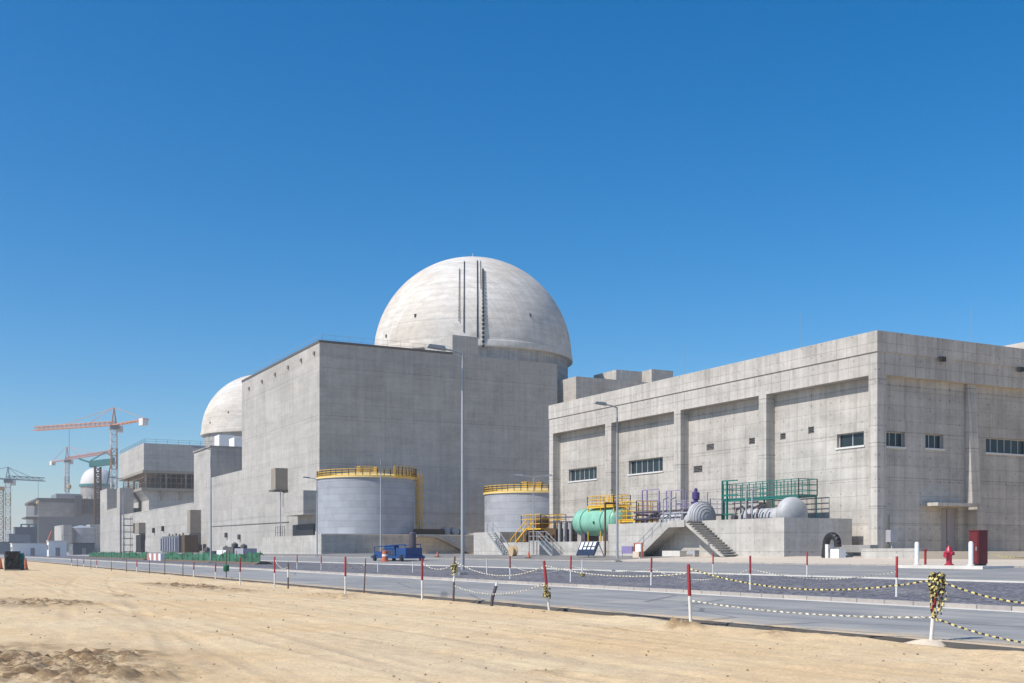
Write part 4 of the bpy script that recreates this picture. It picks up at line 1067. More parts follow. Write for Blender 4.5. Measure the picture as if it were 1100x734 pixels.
# notice board and orange barrier
t_ = thing('notice_board', 'small purple notice panel on legs before the equipment platform', 'sign', onX(675, 592, 59)[:2]+(1.05,))
yA, yB = onX(682.5, 592, 59)[1], onX(668, 592, 59)[1]
MB().box(58.95, 59.05, yA, yB, 1.35, 2.05).build('panel', 'purple', t_)
bx(58.94, 58.947, yA, yA+.45, 1.4, 2.0).build('dark_square', 'pipe_dark', t_)
m = MB(); [m.bar((59, y_, 1.05), (59, y_, 1.35), .04) for y_ in (yA+.1, yB-.1)]; m.build('legs', 'galv', t_)
t_ = thing('safety_barrier', 'orange and white plastic barrier frame beside the notice panel', 'barrier', onX(686, 592, 58.5)[:2]+(1.05,))
yA, yB = onX(690, 592, 58.5)[1], onX(681.5, 592, 58.5)[1]
bx(58.2, 58.8, yA+.15, yB-.15, 1.0, 1.55).build('base', 'cement', t_)
m = MB(); [m.bar((58.5, y_, 1.0), (58.5, y_, 2.35), .06) for y_ in (yA, yB)]; m.bar((58.5, yA, 2.3), (58.5, yB, 2.3), .06); m.build('frame', 'orange', t_)
bx(58.45, 58.55, yA+.2, yB-.2, 1.553, 2.2).build('panel', 'white', t_)

# ------------------------------------------------------------------ right foreground furniture
q = onX(898, 592, 61); r_ = .75
t_ = thing('pipe_bend', 'black rubber hose bent in an arch at the right end of the platform', 'pipe', (61, q[1], 1.1))
m = MB(); m.tube([(60.6, q[1]+.75, 1.1)]+[(60.6, q[1]+.6*math.cos(a), 2.15+.6*math.sin(a)) for a in np.linspace(0, math.pi, 9)]+[(60.6, q[1]-.6, 1.9)], .27, 10); m.build('hose', 'black', t_)
bx(60.3, 61., q[1]-1.0, q[1]-.15, 1.05, 1.75).build('valve_box', 'white', t_)
MB().box(60.2, 61, q[1]+.0, q[1]+.3, 1.05, 2.1).build('support', 'sill', t_)
lw = thing('low_wall', 'long low pale concrete upstand along the foot of the hall', 'wall', (60, 40, 1))
a = onX(925, 592, 60)[1]; b = onX(984, 592, 60)[1]
bx(60, 60.6, b, a, .9, 1.78).build('wall', 'conc_plat', lw)
bx(60, 60.5, b-14, b-.02, .9, 1.58).build('wall', 'conc_brown', lw)
tr = thing('cable_trough', 'grey rectangular trough on the sand between the black hose and the low wall', 'trough', (62, 60, 1))
a2, b2_ = onX(905, 592, 62.5)[1], onX(938, 592, 62.5)[1]
bx(62.2, 63, b2_, a2, 1.5, 2.05).build('trough', 'conc_dark', tr); m = MB(); [m.box(62.3, 62.9, y_-.1, y_+.1, 1., 1.497) for y_ in (a2-.6, b2_+.6)]; m.build('legs', 'galv', tr)
gb = thing('gas_meter', 'small grey meter box on the end wall of the hall, right of the downpipe', 'meter', onY(958, 592, HY-.3)[:2]+(1.5,))
q = onY(958, 576, HY-.3); MB().box(q[0]-.35, q[0]+.35, HY-.5, HY+.497, q[2]-.5, q[2]+.5).build('box', 'greyrail', gb)
MB().tube([(q[0], HY-.3, 1.1), (q[0], HY-.3, q[2]-.5)], .06, 6).build('pipe', 'galv', gb)
# hydrant island
isl = bx(48.3, 50.7, onX(1062, 592, 49)[1]-.2, onX(978, 592, 49)[1]+.3, .4, .82); tag(isl.build('traffic_island', 'kerb_white'), kind='structure')
IZ = .82
bol = thing('bollard', 'white concrete bollard left of the red hydrant', 'bollard', (48.9, onX(985, 592, 48.9)[1], IZ), 'white bollards round the hydrant')
bolh = 25*pxm(985, 48.9)
MB().lathe([(.12, 0), (.12, bolh-.1), (.09, bolh-.02), (.001, bolh)], bol.location, 20).build('shaft', 'white', bol, 40)
MB().lathe([(.19, .001), (.19, .06), (.12, .08)], bol.location, 20).build('base_collar', 'kerb_white', bol, 40)
copy_tree(bol, None, (48.7, onX(1043, 592, 48.7)[1], IZ), label='white concrete bollard between the red hydrant and the dark red cabinet')
hy = thing('fire_hydrant', 'red fire hydrant between two white bollards', 'hydrant', (49.6, onX(1019.5, 592, 49.6)[1], IZ))
hl = hy.location; H_ = 21*pxm(1019, 49.6)
MB().lathe([(.24, 0), (.24, .07), (.15, .09), (.15, .62*H_), (.21, .64*H_), (.21, .72*H_), (.17, .78*H_), (.15, .88*H_), (.07, .95*H_), (.06, H_), (.001, H_)], hl, 20).build('barrel', 'hydrant', hy, 40)
MB().lathe([(.08, -.3), (.1, -.3), (.1, .3), (.08, .3)], (hl[0], hl[1], hl[2]+.6*H_), 14, 'y').build('outlet', 'hydrant', hy, 40)
MB().lathe([(.12, -.32), (.12, -.15)], (hl[0], hl[1], hl[2]+.5*H_), 14, 'x').build('outlet', 'hydrant', hy, 40)
q = onX(994, 592, 52); rp = thing('low_post', 'short dark red post just left of the fire hydrant', 'post', (52, q[1], .75))
MB().lathe([(.07, 0), (.07, .85), (.11, .86), (.11, .95)], rp.location, 12).build('shaft', 'postred', rp); bx(51.5, 52.5, q[1]-.1, q[1]+.1, .7, .78).build('foot', 'conc_dark', rp)
cb = thing('hose_cabinet', 'dark red hose cabinet right of the white bollards', 'cabinet', (49.9, onX(1051, 592, 49.9)[1], IZ))
cl = cb.location; hh = 37*pxm(1051, 49.9); 
MB().box(cl[0]-.35, cl[0]+.35, cl[1]-.3, cl[1]+.3, IZ+.1, IZ+hh).build('body', 'boxred', cb)
MB().box(cl[0]-.38, cl[0]+.38, cl[1]-.33, cl[1]+.33, IZ+hh+.002, IZ+hh+.05).build('lid', 'boxred', cb)
dd = MB().box(cl[0]-.385, cl[0]-.353, cl[1]-.26, cl[1]+.26, IZ+.16, IZ+hh-.06).build('door', 'boxred', cb)
MB().box(cl[0]-.42, cl[0]-.388, cl[1]-.22, cl[1]-.17, IZ+.8, IZ+1.).build('handle', 'galv', dd)
MB().box(cl[0]-.3, cl[0]+.3, cl[1]-.27, cl[1]+.27, IZ, IZ+.1).build('plinth', 'black', cb)

# ------------------------------------------------------------------ street lamps
def lamp_proto(h, label, arms=1, r=.11):
    t = thing('street_lamp', label, 'street lamp', (0, 0, 0), 'tall galvanised street lamps')
    MB().bar((0,0,.3), (0,0,h), r, 12, r*.6).build('pole', 'galv', t, 40)
    bx(-.22, .22, -.22, .22, -.3, .16).build('base', 'conc_dark', t)
    for s in ((-1,), (-1, 1))[arms-1]:
        m = MB(); m.tube([(0,0,h-.02), (s*.5, s*.1, h+.12), (s*1.3, s*.25, h+.2)], r*.5, 8); ar = m.build('arm', 'galv', t, 40)
        hd = MB(); hd.add([(s*1.0, s*.2-.2, h+.1), (s*2.1, s*.42-.22, h+.2), (s*2.1, s*.42+.22, h+.2), (s*1.0, s*.2+.2, h+.1),
                           (s*1.1, s*.2-.14, h+.34), (s*2.0, s*.42-.14, h+.36), (s*2.0, s*.42+.14, h+.36), (s*1.1, s*.2+.14, h+.34)],
                          [(0,1,2,3),(4,5,6,7),(0,1,5,4),(1,2,6,5),(2,3,7,6),(3,0,4,7)]); hd.build('lamp_head', 'cranegrey', ar)
    return t
rot = (0, 0, R(-12))
L1 = lamp_proto(12.4, 'tallest street lamp, on the gravel strip in front of the tall grey block')
yy = onX(497, 592, 27)[1]; L1.location = (27, yy, zg(27)); L1.rotation_euler = rot
def lamp(u, X, vt, label, src=L1, h0=12.4, gz=None):
    y = onX(u, 592, X)[1]; z0 = zg(X) if gz is None else gz; h = onX(u, vt, X)[2]-z0
    return copy_tree(src, None, (X, y, z0), rot, label, (1, 1, h/h0))
lamp(663, 50.5, 438, 'street lamp in front of the hall, between its first two strip windows')
lamp(226.5, 28.5, 483, 'street lamp standing by the green netting before the narrow tower')
lamp(409, 52, 492, 'thin street lamp in front of the large silver tank')
lamp(340.5, 52, 515, 'thin street lamp at the left edge of the large silver tank')
lamp(132.5, 28.5, 515, 'far street lamp in front of the narrow lit block')
L2 = lamp_proto(9., 'thin twin armed street lamp in front of the half hidden silver tank', 2, .08); L2['group'] = 'twin armed lamps'
yy = onX(573, 592, 59.5)[1]; L2.location = (59.5, yy, zg(59.5)); L2.rotation_euler = (0, 0, R(-30)); 
L2.scale = (1, 1, (onX(573, 513, 59.5)[2]-zg(59.5))/9.)

# ------------------------------------------------------------------ blue compressor, left clutter
q = onX(421, 592, 44.5); by = q[1]; bz = zg(44.5)
cp = thing('blue_compressor', 'blue diesel compressor set on the service road below the large tank', 'machine', (44.5, by, bz))
ya, yb = onX(440, 592, 44)[1], onX(403, 592, 44)[1]
L_ = yb-ya
bx(43.75, 45.5, ya+L_*.34, yb-L_*.30, bz+.55, bz+1.22).build('engine_housing', 'blue', cp)
bx(43.7, 45.4, yb-L_*.28, yb-L_*.04, bz+.55, bz+1.02).build('tool_box', 'blue', cp)
bx(43.7, 45.5, ya+L_*.03, ya+L_*.30, bz+.55, bz+1.4).build('radiator_box', 'blue', cp)
m = MB().lathe([(.28, 0), (.28, L_*.30), (.001, L_*.33)], (44.0, ya+L_*.36, bz+1.42), 16, 'y'); m.build('air_tank', 'blue', cp, 40)
m = MB()
for k_ in range(6): m.box(43.70, 43.747, ya+L_*(.37+.05*k_), ya+L_*(.40+.05*k_), bz+.65, bz+1.12)
m.build('louvre', 'pipe_dark', cp)
m = MB(); m.tube([(43.7, ya+.5, bz+1.4), (43.7, ya+.5, bz+1.75), (43.7, yb-.6, bz+1.5), (43.7, yb-.6, bz+1.0)], .05, 6); m.tube([(45.4, ya+.5, bz+1.4), (45.4, ya+.5, bz+1.75), (45.4, yb-.6, bz+1.5), (45.4, yb-.6, bz+1.0)], .05, 6); m.build('lifting_frame', 'blue', cp)
bx(43.5, 45.7, ya, yb, bz+.3, bz+.547).build('chassis', 'blue', cp)
MB().lathe([(.36, 0), (.36, 1.7), (.25, 1.8)], (44.8, ya+1.1, bz+1.2), 16).build('stack', 'pipe_dark', cp, 40)
for y_ in (ya+.9, yb-1.2):
    for x_ in (43.5, 45.7): MB().lathe([(.33, -.12), (.33, .12)], (x_, y_, bz+.33), 18, 'x').build('wheel', 'black', cp, 40)
m = MB(); m.bar((44.5, yb-.1, bz+.4), (44.5, yb+.8, bz+.3), .06); m.build('drawbar', 'blue', cp)
t_ = thing('water_barrier', 'orange and white traffic barrel in front of the blue compressor', 'barrel', onX(413.5, 592, 42.5)[:2]+(zg(42.5)+.02,))
l_ = t_.location; MB().lathe([(.42, 0), (.42, .1), (.32, .12), (.3, .55)], l_, 18).build('lower_body', 'orange', t_, 40); MB().lathe([(.3, .552), (.3, .75)], l_, 18).build('white_band', 'white', t_, 40); MB().lathe([(.3, .752), (.27, 1.1), (.001, 1.15)], l_, 18).build('upper_body', 'orange', t_, 40)
# small red marker cones near
for (u, v, lab) in ((470, 597, 'small orange cone before the shaded pad'), (568, 594, 'orange cone below the grey steel stair')):
    q = onX(u, 592, 55); z_ = zg(55)+.02; c_ = thing('traffic_cone', lab, 'cone', (55, q[1], z_), 'orange traffic cones')
    bx(54.7, 55.3, q[1]-.3, q[1]+.3, z_, z_+.06).build('cone_base', 'black', c_); MB().lathe([(.18, .06), (.04, .68), (.001, .68)], c_.location, 14).build('cone_body', 'orange', c_, 40)

# green netting rows
def netting(label, u0, u1, X, vt):
    y0, y1 = onX(u1, 592, X)[1], onX(u0, 592, X)[1]; z0 = zg(X)
    t = thing('netting_fence', label, 'netting', (X, y0, z0), 'green site netting')
    n = int((y1-y0)/.6); v = []; f = []
    for i in range(n+1):
        y = y0+(y1-y0)*i/n; h = 1.05+.10*math.sin(i*.37)+.06*math.sin(i*1.1)+random.uniform(-.07, .07)
        for k, (dz, dx) in enumerate(((0, .45), (.15, 0), (h*.6, .16*random.uniform(-1, 1)), (h, .22*random.uniform(-1, 1)), (h-.1, .35))):
            v.append((X+dx, y, z0+dz))
    for i in range(n):
        for k in range(4): f.append((i*5+k, i*5+k+1, i*5+5+k+1, i*5+5+k))
    m = MB(); m.add(v, f); m.build('mesh_sheet', 'net', t)
    m = MB()
    for i in range(int((y1-y0)/3)+1): m.bar((X-.06, y0+i*3, z0), (X-.06, y0+i*3, z0+1.35), .035)
    m.build('stakes', 'rustpost', t)
    m = MB().prism([(X-.7, z0), (X+1.4, z0), (X+.8, z0+.28), (X-.1, z0+.22)], 'y', y0, y1); m.build('spoil_heap', 'soilspoil', t)
netting('right hand run of crumpled green netting along the gravel', 177, 280, 29.5, 594)
netting('left hand run of crumpled green netting receding to the far site', 96, 158, 29.5, 594)
t_ = thing('road_barrier', 'red and white barrier between the two runs of green netting', 'barrier', onX(167, 592, 29.5)[:2]+(zg(29.5),))
a, b = onX(175, 592, 29.5)[1], onX(160, 592, 29.5)[1]
for i in range(6):
    y_ = a+(b-a)*i/6; bx(29.2, 29.8, y_+.02, y_+(b-a)/6-.02, .25, 1.25).build('block', 'barrierpink' if i % 2 else 'white', t_)
# materials behind the netting
for i, (u, w, h, mat, lab) in enumerate(((243, 5, 1.7, 'white', 'white wrapped crate behind the green netting'), (252, 3.5, 2.1, 'darkroof', 'dark generator behind the green netting'), (262, 4, 1.9, 'greyrail', 'grey pump behind the right end of the green netting'), (222, 3, 1.6, 'conc_brown', 'brown pallet stack behind the green netting'))):
    q = onX(u, 592, 34); t_ = thing('site_crate', lab, 'crate', (34, q[1], .3))
    bx(33.4, 35, q[1]-w/2, q[1]+w/2, .55, h).build('crate_body', mat, t_); bx(33.3, 35.1, q[1]-w/2, q[1]+w/2, .25, .547).build('pallet', 'conc_brown', t_)
    MB().lathe([(.4, 0), (.4, .35), (.001, .6)], (34.2, q[1]+w*.2, h), 10).build('top_fitting', 'darkroof', t_)
# green bucket on the road edge
q = onG(243, 622, 0); t_ = thing('green_bucket', 'green drum hung on a stake beside the road', 'drum', (q[0], q[1], 0))
d_ = math.hypot(q[0], q[1]); MB().lathe([(.12, .42), (.17, .48), (.17, .75), (.1, .82), (.001, .82)], (q[0], q[1], 0), 14).build('drum', 'net', t_, 40); MB().bar((q[0], q[1], 0), (q[0], q[1], 1.6), .03).build('stake', 'rustpost', t_)

q = atD(13, 592, 92); t_ = thing('covered_load', 'tall black tarpaulin covered load standing on the sand near the left edge', 'covered load', (q[0], q[1], 0))
def lumpy(x0, x1, y0, y1, z0, z1, j):
    m = MB(); N = 5; g = {}
    for a in range(N+1):
        for b in range(N+1):
            for c in range(N+1):
                if 0 < a < N and 0 < b < N and 0 < c < N: continue
                g[a, b, c] = len(m.v); k = 0 if c == 0 else j
                m.v.append((x0+(x1-x0)*a/N+random.uniform(-k, k), y0+(y1-y0)*b/N+random.uniform(-k, k), z0+(z1-z0)*c/N+random.uniform(-k, k)))
    def quad(*p): m.f.append(tuple(g[i] for i in p))
    for a in range(N):
        for b in range(N):
            for e in (0, N):
                quad((a,b,e),(a+1,b,e),(a+1,b+1,e),(a,b+1,e)); quad((a,e,b),(a+1,e,b),(a+1,e,b+1),(a,e,b+1)); quad((e,a,b),(e,a+1,b),(e,a+1,b+1),(e,a,b+1))
    return m
lumpy(q[0]-.55, q[0]+.55, q[1]-.5, q[1]+.5, .12, 1.55, .05).build('tarpaulin', 'black', t_)
bx(q[0]-.6, q[0]+.6, q[1]-.55, q[1]+.55, 0, .118).build('pallet', 'conc_brown', t_)
q = atD(21.8, 592, 93); t_ = thing('covered_load', 'narrow dark green wrapped load right of the black covered one', 'covered load', (q[0], q[1], 0))
lumpy(q[0]-.28, q[0]+.28, q[1]-.25, q[1]+.25, .1, 1.42, .06).build('tarpaulin', 'derrick', t_); bx(q[0]-.3, q[0]+.3, q[1]-.28, q[1]+.28, 0, .098).build('pallet', 'conc_brown', t_)
for (u, d, lab) in ((27.5, 95, 'orange cone beside the narrow dark green load'), (.5, 98, 'orange cone cut by the left edge')):
    q = atD(u, 592, d); c_ = thing('traffic_cone', lab, 'cone', (q[0], q[1], 0), 'orange traffic cones'); bx(q[0]-.25, q[0]+.25, q[1]-.25, q[1]+.25, 0, .06).build('cone_base', 'black', c_); MB().lathe([(.2, .06), (.05, 1.0), (.001, 1.0)], c_.location, 12).build('cone_body', 'orange', c_, 40)
def far_cabin(label, u, d, w, L, h, mat, z=.3, name='site_cabin'):
    q = atD(u, 592, d); t = thing(name, label, 'cabin', (q[0], q[1], z), 'cabins and stores on the far site')
    bx(q[0]-w/2, q[0]+w/2, q[1]-L/2, q[1]+L/2, z, z+h).build('body', mat, t); bx(q[0]-w/2-.15, q[0]+w/2+.15, q[1]-L/2-.15, q[1]+L/2+.15, z+h+.003, z+h+.2).build('roof', 'darkroof' if mat != 'white' else 'sill', t)
    bx(q[0]-.5, q[0]+.5, q[1]-L/2-.06, q[1]-L/2-.003, z, z+2.1).build('door', 'doorgrey', t)
    bx(q[0]-w/2-.06, q[0]-w/2-.003, q[1]-L*.3, q[1]+L*.3, z+h*.45, z+h*.75).build('window', 'glass', t)
far_cabin('white site cabin in front of the far grey building', 34, 300, 10, 6, 3.2, 'white')
far_cabin('small white cabin below the low tank enclosure', 61, 270, 4, 4, 3.6, 'white')
far_cabin('dark store shed left of the far grey building', 20, 520, 9, 12, 9, 'cranegrey')
far_cabin('brown shed between the dark store and the far grey building', 27, 560, 10, 10, 13, 'grn_site')
far_cabin('low dark shed at the left edge under the crane', 5, 480, 14, 10, 5, 'cranegrey')
far_cabin('rusty container before the low tank enclosure', 88, 330, 6, 9, 3.5, 'grn_site')
t_ = thing('scaffold_tower', 'dark green scaffold beside the far grey building', 'scaffold', atD(31, 592, 640)[:2]+(.5,))
l_ = t_.location; m = MB()
for sx in (-4, 0, 4):
    for sy in (-3, 3): m.bar((l_.x+sx, l_.y+sy, .5), (l_.x+sx, l_.y+sy, 17), .35)
for z_ in (5, 9, 13, 16.5):
    m.box(l_.x-4, l_.x+4, l_.y-3, l_.y+3, z_, z_+.5)
m.build('scaffold_frame', 'derrick', t_)
t_ = thing('boom_lift', 'thin orange boom lift in front of the far grey building', 'boom lift', atD(48, 592, 420)[:2]+(.6,))
l_ = t_.location; bx(l_.x-1.2, l_.x+1.2, l_.y-2, l_.y+2, 1.1, 2.4).build('chassis', 'orange', t_); MB().bar((l_.x, l_.y, 2.4), (l_.x+2.6, l_.y+1, 9), .35).build('boom', 'orange', t_)
[MB().lathe([(.55, -.25), (.55, .25)], (l_.x+sx, l_.y+sy, 1.1), 12, 'x').build('wheel', 'black', t_) for sx in (-1.2, 1.2) for sy in (-1.3, 1.3)]

# ------------------------------------------------------------------ posts and ropes
def ground_z(x, y):
    i = min(max(np.searchsorted(xs, x), 0), len(xs)-1)
    return float(np.interp(y, ys, Z[i, :])) if x < 15.3 else zg(x)+.02
def post_proto(name, kind, label, group):
    t = thing(name, label, 'post', (0, 0, 0), group); r = .034
    if kind == 'rw':
        MB().lathe([(r, -.1), (r, .66)], (0,0,0), 12).build('white_shaft', 'postwhite', t, 40)
        MB().lathe([(r+.003, .6), (r+.003, 1.24), (r*.6, 1.26), (.001, 1.26)], (0,0,0), 12).build('red_sleeve', 'postred', t, 40)
    elif kind == 'rusty':
        MB().lathe([(r, -.1), (r*.9, .6)], (0,0,0), 10).build('lower_shaft', 'rustpost', t, 40)
        MB().lathe([(r+.003, .55), (r+.003, .95)], (0,0,0), 10).build('white_sleeve', 'postwhite', t, 40)
        MB().lathe([(r, .95), (r*.8, 1.26), (.001, 1.26)], (0,0,0), 10).build('upper_shaft', 'rustpost', t, 40)
    elif kind == 'thin':
        MB().lathe([(.028, -.1), (.02, 1.26), (.001, 1.26)], (0,0,0), 8).build('shaft', 'rustpost', t, 40)
    elif kind == 'white':
        MB().lathe([(.035, -.05), (.035, 1.1), (.001, 1.12)], (0,0,0), 10).build('shaft', 'postwhite', t, 40)
    return t
PG = 'posts along the sand edge'; MG = 'red and white posts on the gravel'
near = [ # u, vtop, vbase, kind, lean-x, lean-y, label
 (1000, 617, 690, 'rw', 1, 5, 'nearest post, wrapped in hanging striped tape, on a white cement footing'),
 (742, 606, 672, 'rw', -2, -1, 'red and white post rising from a small dirt clod at the sand edge'),
 (590, 602, 655, 'rw', -7, 0, 'leaning red and white post at the sand edge below the pump skid'),
 (487, 598, 647, 'rusty', 2, 0, 'rusty post with a white band and a tape knot beside the tallest street lamp'),
 (453.5, 600, 645, 'rw', 0, 0, 'upright red and white post at the sand edge left of the tallest street lamp'),
 (391, 600, 637, 'thin', 3, 0, 'thin dark stake at the sand edge below the right side of the large tank'),
 (371, 598, 638, 'rw', 0, 0, 'red and white post at the sand edge below the middle of the large tank'),
 (309.5, 605, 632, 'rusty', 0, 0, 'short rusty post just right of a red and white one, below the projecting bay'),
 (295, 598, 631, 'rw', 0, 0, 'red and white post at the sand edge, just left of a short rusty one'),
 (258, 599, 628, 'rw', 0, 0, 'red and white sand edge post by the right end of the green netting'),
 (231.5, 605, 623, 'rw', 0, 0, 'red and white post at the sand edge by the second large street lamp'),
 (208, 604, 620.5, 'rw', 1, 0, None), (196.5, 604, 619.5, 'thin', 0, 0, None), (177, 599, 618, 'thin', 0, 0, None), (160.5, 599, 616, 'thin', 0, 0, None),
 (147, 602, 615, 'rw', 0, 0, None), (136, 600, 614.5, 'thin', 0, 0, None), (119.6, 603, 613, 'thin', 0, 0, None), (104, 602, 611.5, 'rw', 0, 0, None), (97.6, 601, 611, 'thin', 0, 0, None), (90, 601, 610, 'rw', 0, 0, None), (83, 600, 609, 'thin', 0, 0, None), (77, 600, 608.4, 'rw', 0, 0, None)]
protos = {}
def place_post(kind, x, y, z, h, lx, ly, label, group):
    if kind not in protos:
        t = post_proto('marker_post' if kind != 'thin' else 'thin_stake', kind, label, group); protos[kind] = t
    else: t = copy_tree(protos[kind]); 
    t.location = (x, y, z); s_ = h/1.26
    t.rotation_euler = (R(ly), R(lx), 0); t.scale = (1, 1, s_); t['label'] = label; t['group'] = group
    return t
tops = []
for (u, vt, vb, kind, lx, ly, lab) in near:
    q = onG(u, vb, .04); x, y = q[0], q[1]; z = ground_z(x, y)
    d = x*ST+y*CT; h = EYE+(592-vt)*d/1200-z
    place_post(kind, x, y, z, h, lx, ly, lab or ('far red and white post in the dense row along the sand edge' if kind == 'rw' else 'far thin stake in the dense row along the sand edge'), PG)
    m_ = Matrix.Rotation(R(ly), 3, 'X') @ Vector((0, 0, 1)); 
    ax = Vector((math.sin(R(lx)), -math.sin(R(ly)), 1.0))
    tops.append((Vector((x, y, z)), ax, h))
# leaning broken stick
q = onG(528, 650, .04); t_ = thing('broken_stick', 'bent dark stick stuck in the sand edge right of the tallest street lamp', 'stick', (q[0], q[1], 0))
m = MB(); d_ = q[0]*ST+q[1]*CT; k_ = d_/1200
rt_ = Vector((CT, -ST, 0)); b_ = Vector((q[0], q[1], 0))
m.bar(b_, b_+rt_*(1*k_)+Vector((0,0,9*k_)), .045, 8, .05); m.bar(b_+rt_*(1*k_)+Vector((0,0,9*k_)), b_+rt_*(5*k_)+Vector((0,0,22*k_)), .05, 8, .045); m.build('dark_shaft', 'pipe_dark', t_)
MB().bar(b_+rt_*(5*k_)+Vector((0,0,22*k_)), b_+rt_*(6*k_)+Vector((0,0,27*k_)), .045, 8, .02).build('pale_tip', 'postwhite', t_)
# cement footing
f_ = tops[0][0]
m = MB()
pr_ = []
for i in range(24):
    a = 2*math.pi*i/24; pr_.append((a, .36*(1+.3*math.sin(3*a+1)+random.uniform(-.12, .12))))
vs = [(f_.x, f_.y, f_.z+.07)]; fs_ = []
for k, (s_, z_) in enumerate(((.3, .055), (.65, .03), (1., -.03))):
    for a, r_ in pr_: vs.append((f_.x+CT*math.cos(a)*r_*s_*1.25+ST*math.sin(a)*r_*s_, f_.y-ST*math.cos(a)*r_*s_*1.25+CT*math.sin(a)*r_*s_, f_.z+z_+random.uniform(-.014, .014)))
for i in range(24):
    j = (i+1) % 24; fs_.append((0, 1+i, 1+j))
    for k in range(2): fs_.append((1+k*24+i, 1+k*24+24+i, 1+k*24+24+j, 1+k*24+j))
m.add(vs, fs_); 
fo = m.build('footing', 'cement', None, 60); 
rootp = [o for o in bpy.data.objects if o.name == 'marker_post'][0]
# keep the footing as a part of its post
fo.parent = rootp; bpy.context.view_layer.update(); fo.matrix_parent_inverse = rootp.matrix_world.inverted()
# other rows
mid = [(963, 25.6, 597.7, 'fifth'), (806, 25.6, 597, ''), (699.5, 25.5, 599, ''), (613, 25.3, 597, ''), (548, 25.3, 597, ''), (345, 25.3, 597, ''), (319, 25.3, 596, '')]
mlab = ['red and white post on the gravel just left of the nearest tape wrapped post', 'red and white post on the gravel below the right foot of the double stair', 'red and white post on the gravel below the left foot of the double stair', 'red and white post on the gravel below the pump skid, left of the striped board', 'red and white post on the gravel below the half hidden silver tank', 'red and white post on the gravel below the left edge of the large tank', 'red and white post on the gravel below the projecting bay']
mpos = []
for (u, X_, vt, _), lab in zip(mid, mlab):
    q = onX(u, vt, X_); z = zg(X_)+.02; place_post('rw', X_, q[1], z, q[2]-z, random.uniform(-1, 1), 0, lab, MG); mpos.append(Vector((X_, q[1], z+.62*(q[2]-z))))
flab = ['red and white post beside the service road below the right end of the platform', 'red and white post beside the service road right of the double stair', 'red and white post across the service road near the orange barrier']
for (u, X_, vt), lab in zip(((867, 37.0, 593), (766, 37.0, 594), (687, 51.5, 593)), flab):
    q = onX(u, vt, X_); z = zg(X_)+.02; place_post('rw', X_, q[1], z, q[2]-z, 0, 0, lab, MG)
wlab = ['pale gravel post with a tape knot at its foot, before the striped board', 'white post on the gravel right of the tallest street lamp', 'white post on the gravel right of the blue compressor', 'white post on the gravel in front of the blue compressor']
for (u, X_, vt), lab in zip(((625.5, 30, 599), (523, 29, 598), (443.5, 27, 602), (406, 26, 604)), wlab):
    q = onX(u, vt, X_); z = zg(X_)+.02; place_post('white', X_, q[1], z, q[2]-z, 0, 0, lab, 'white posts on the gravel')
def sag(p, q, s, n):
    return [p.lerp(q, i/n)+Vector((0, 0, -4*s*(i/n)*(1-i/n))) for i in range(n+1)]
def rope(p, q, s, label, mat='tape', w=.032, dens=9):
    n = max(12, int((q-p).length*dens)); m = MB(); m.ribbon(sag(p, q, s, n), w, 2.6, .014)
    return tag(m.build('warning_tape', mat), label, 'tape', 'warning tape strung between the posts')
def pt(i, f): b, a, h = tops[i]; return b+a*(h*f)
def off(u, v, d): return Vector(atD(u, v, d))
T0 = pt(0, .93); T1 = pt(0, .38)
rope(off(1130, 650, 17.6), T0, .10, 'upper yellow and black tape running from the nearest post off the right edge', dens=14)
rope(off(1130, 694, 17.6), T1, .08, 'lower yellow and black tape running from the nearest post off the right edge', dens=14)
rope(pt(1, .93), T0, .30, 'upper yellow and black tape sagging between the two nearest posts', dens=14)
rope(pt(1, .40), T1, .10, 'lower yellow and black tape between the two nearest posts', 'tapepale', .03, dens=14)
names = ['from the dirt clod post to the leaning post', 'from the leaning post to the rusty post by the tallest lamp', 'from the rusty post to the upright post on its left', 'from the upright post to the thin dark stake', 'from the thin dark stake to the post below the large tank', 'from the post below the large tank to the short rusty post', 'from the short rusty post to its left neighbour', 'from the left neighbour of the short rusty post to the netting end', 'between the posts by the right end of the green netting']
for i, nm in zip((1, 2, 3, 5, 7), (names[0], names[1], names[2], names[4], names[6])):
    rope(pt(i+1, .9), pt(i, .88-.03*(i % 2)), (.22, .16, .34, .2, .12, .27, .4, .2)[i], 'faded tape strung '+nm, 'tapepale', .026)
rope(pt(3, .35), pt(2, .55), .28, 'low faded tape sagging right of the rusty post', 'tapepale', .026)
for i, nm in enumerate(('right of the double stair along the gravel', 'below the double stair along the gravel', 'below the striped board along the gravel', 'below the pump skid along the gravel')):
    rope(mpos[i+1], mpos[i], (.28, .42, .2, .35)[i], 'faded tape between two gravel posts '+nm, 'tapepale', .03, 5)
p0 = Vector(onX(1062, 592, 48)); p0.z = 1.45
q0 = Vector((46, onX(1130, 592, 46)[1], 1.35)); rope(p0, q0, .12, 'tape running from the dark red cabinet off the right edge', 'tape', .06, 5)
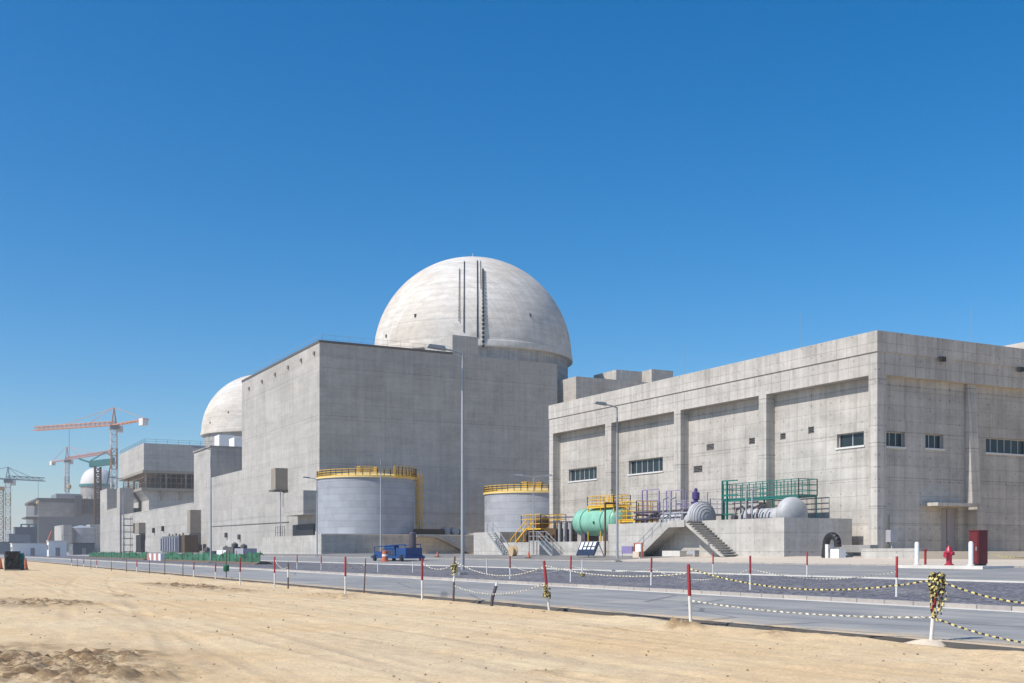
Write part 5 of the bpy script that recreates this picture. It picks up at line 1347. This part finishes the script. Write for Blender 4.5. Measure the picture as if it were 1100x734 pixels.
# tape bundle hanging on the nearest post
def bundle(c, h, n, w, spread, label):
    m = MB()
    for i in range(n):
        a = random.uniform(0, 6.28); r0 = random.uniform(.03, spread); L = h*random.uniform(.2, 1.)*(1 if random.random() < .75 else .5)
        pts = []; b2 = a+random.uniform(-1, 1)
        for k in range(26):
            t = k/25; up = math.sin(math.pi*min(1, t*2.2))*.05 if t < .45 else 0
            rr = .035+r0*math.sin(math.pi*min(1., t*.9))
            aa = a+(b2-a)*t+.5*math.sin(t*9+i)
            pts.append(c+Vector((rr*math.cos(aa), rr*math.sin(aa), up-L*max(0, t-.1)+.012*math.sin(t*31+i))))
        m.ribbon(pts, w, 1.2, .004, random.random()*6)
    for i in range(7):
        z_ = random.uniform(-.28, .02); r0 = random.uniform(.055, .11); ph = random.random()*6
        m.ribbon([c+Vector((r0*math.cos(ph+t), r0*math.sin(ph+t), z_+.03*math.sin(t*2+i))) for t in np.linspace(0, 6.6, 22)], w, .7, .004, random.random()*6)
    return tag(m.build('tape_bundle', 'tape'), label, 'tape', 'knots of tape on posts')
bundle(pt(0, .99), 1.0, 20, .035, .14, 'thick bundle of yellow and black tape draped over the nearest post')
bundle(pt(3, .8), .5, 10, .05, .1, 'tape knot hanging on the rusty post by the tallest street lamp')
bundle(pt(2, .46), .12, 5, .05, .06, 'tape knot halfway down the leaning post')
q = Vector(onX(625.5, 617, 30)); bundle(q, .3, 9, .06, .14, 'tape knot at the foot of the pale gravel post')

# ------------------------------------------------------------------ air
hz = bx(-4300, 4300, -4300, 4300, -1.2, 82).build('haze', 'black')
hm = bpy.data.materials.new('haze_air'); hm.use_nodes = True
hm.node_tree.nodes.clear()
pv = hm.node_tree.nodes.new('ShaderNodeVolumePrincipled'); pv.inputs['Density'].default_value = .0002
pv.inputs['Color'].default_value = (.86, .92, 1., 1); pv.inputs['Anisotropy'].default_value = .2
ou = hm.node_tree.nodes.new('ShaderNodeOutputMaterial'); hm.node_tree.links.new(pv.outputs[0], ou.inputs['Volume'])
hz.data.materials.clear(); hz.data.materials.append(hm); hz['kind'] = 'stuff'

# ------------------------------------------------------------------ light, sky, camera
EL = R(47); SUN = Vector((-1, -.03, 0)).normalized()*math.cos(EL)+Vector((0, 0, math.sin(EL)))
sun = bpy.data.lights.new('sun', 'SUN'); sun.energy = 5.0; sun.angle = R(.53); sun.color = (1., .945, .865)
so = bpy.data.objects.new('sun', sun); COL.objects.link(so); so.rotation_euler = (-SUN).to_track_quat('-Z', 'Y').to_euler(); so.location = (0, 0, 100)
w = bpy.data.worlds.new('World'); scene.world = w; w.use_nodes = True
nt = w.node_tree; bg = nt.nodes['Background']
sky = nt.nodes.new('ShaderNodeTexSky'); sky.sky_type = 'NISHITA'; sky.sun_disc = False
sky.sun_elevation = EL; sky.sun_rotation = math.atan2(SUN.x, SUN.y)
sky.altitude = 0; sky.air_density = 1.0; sky.dust_density = .9; sky.ozone_density = 6.
hs = nt.nodes.new('ShaderNodeHueSaturation'); hs.inputs['Hue'].default_value = .497; hs.inputs['Saturation'].default_value = 1.36; hs.inputs['Value'].default_value = 1.
nt.links.new(sky.outputs[0], hs.inputs['Color']); nt.links.new(hs.outputs[0], bg.inputs['Color']); bg.inputs['Strength'].default_value = .14

cam = bpy.data.cameras.new('camera'); cam.sensor_width = 36; cam.lens = 36*1200/1100
cam.shift_y = (592-367)/1100; cam.clip_end = 12000; cam.clip_start = .1
co = bpy.data.objects.new('camera', cam); COL.objects.link(co); co.location = (0, 0, EYE)
co.rotation_euler = (R(90), 0, -math.atan2(ST, CT)); scene.camera = co
vs_ = scene.view_settings; vs_.view_transform = 'Standard'; vs_.look = 'None'; vs_.gamma = 1; vs_.use_curve_mapping = False; vs_.exposure = 0.
scene.cycles.max_bounces = 8; scene.cycles.volume_bounces = 1
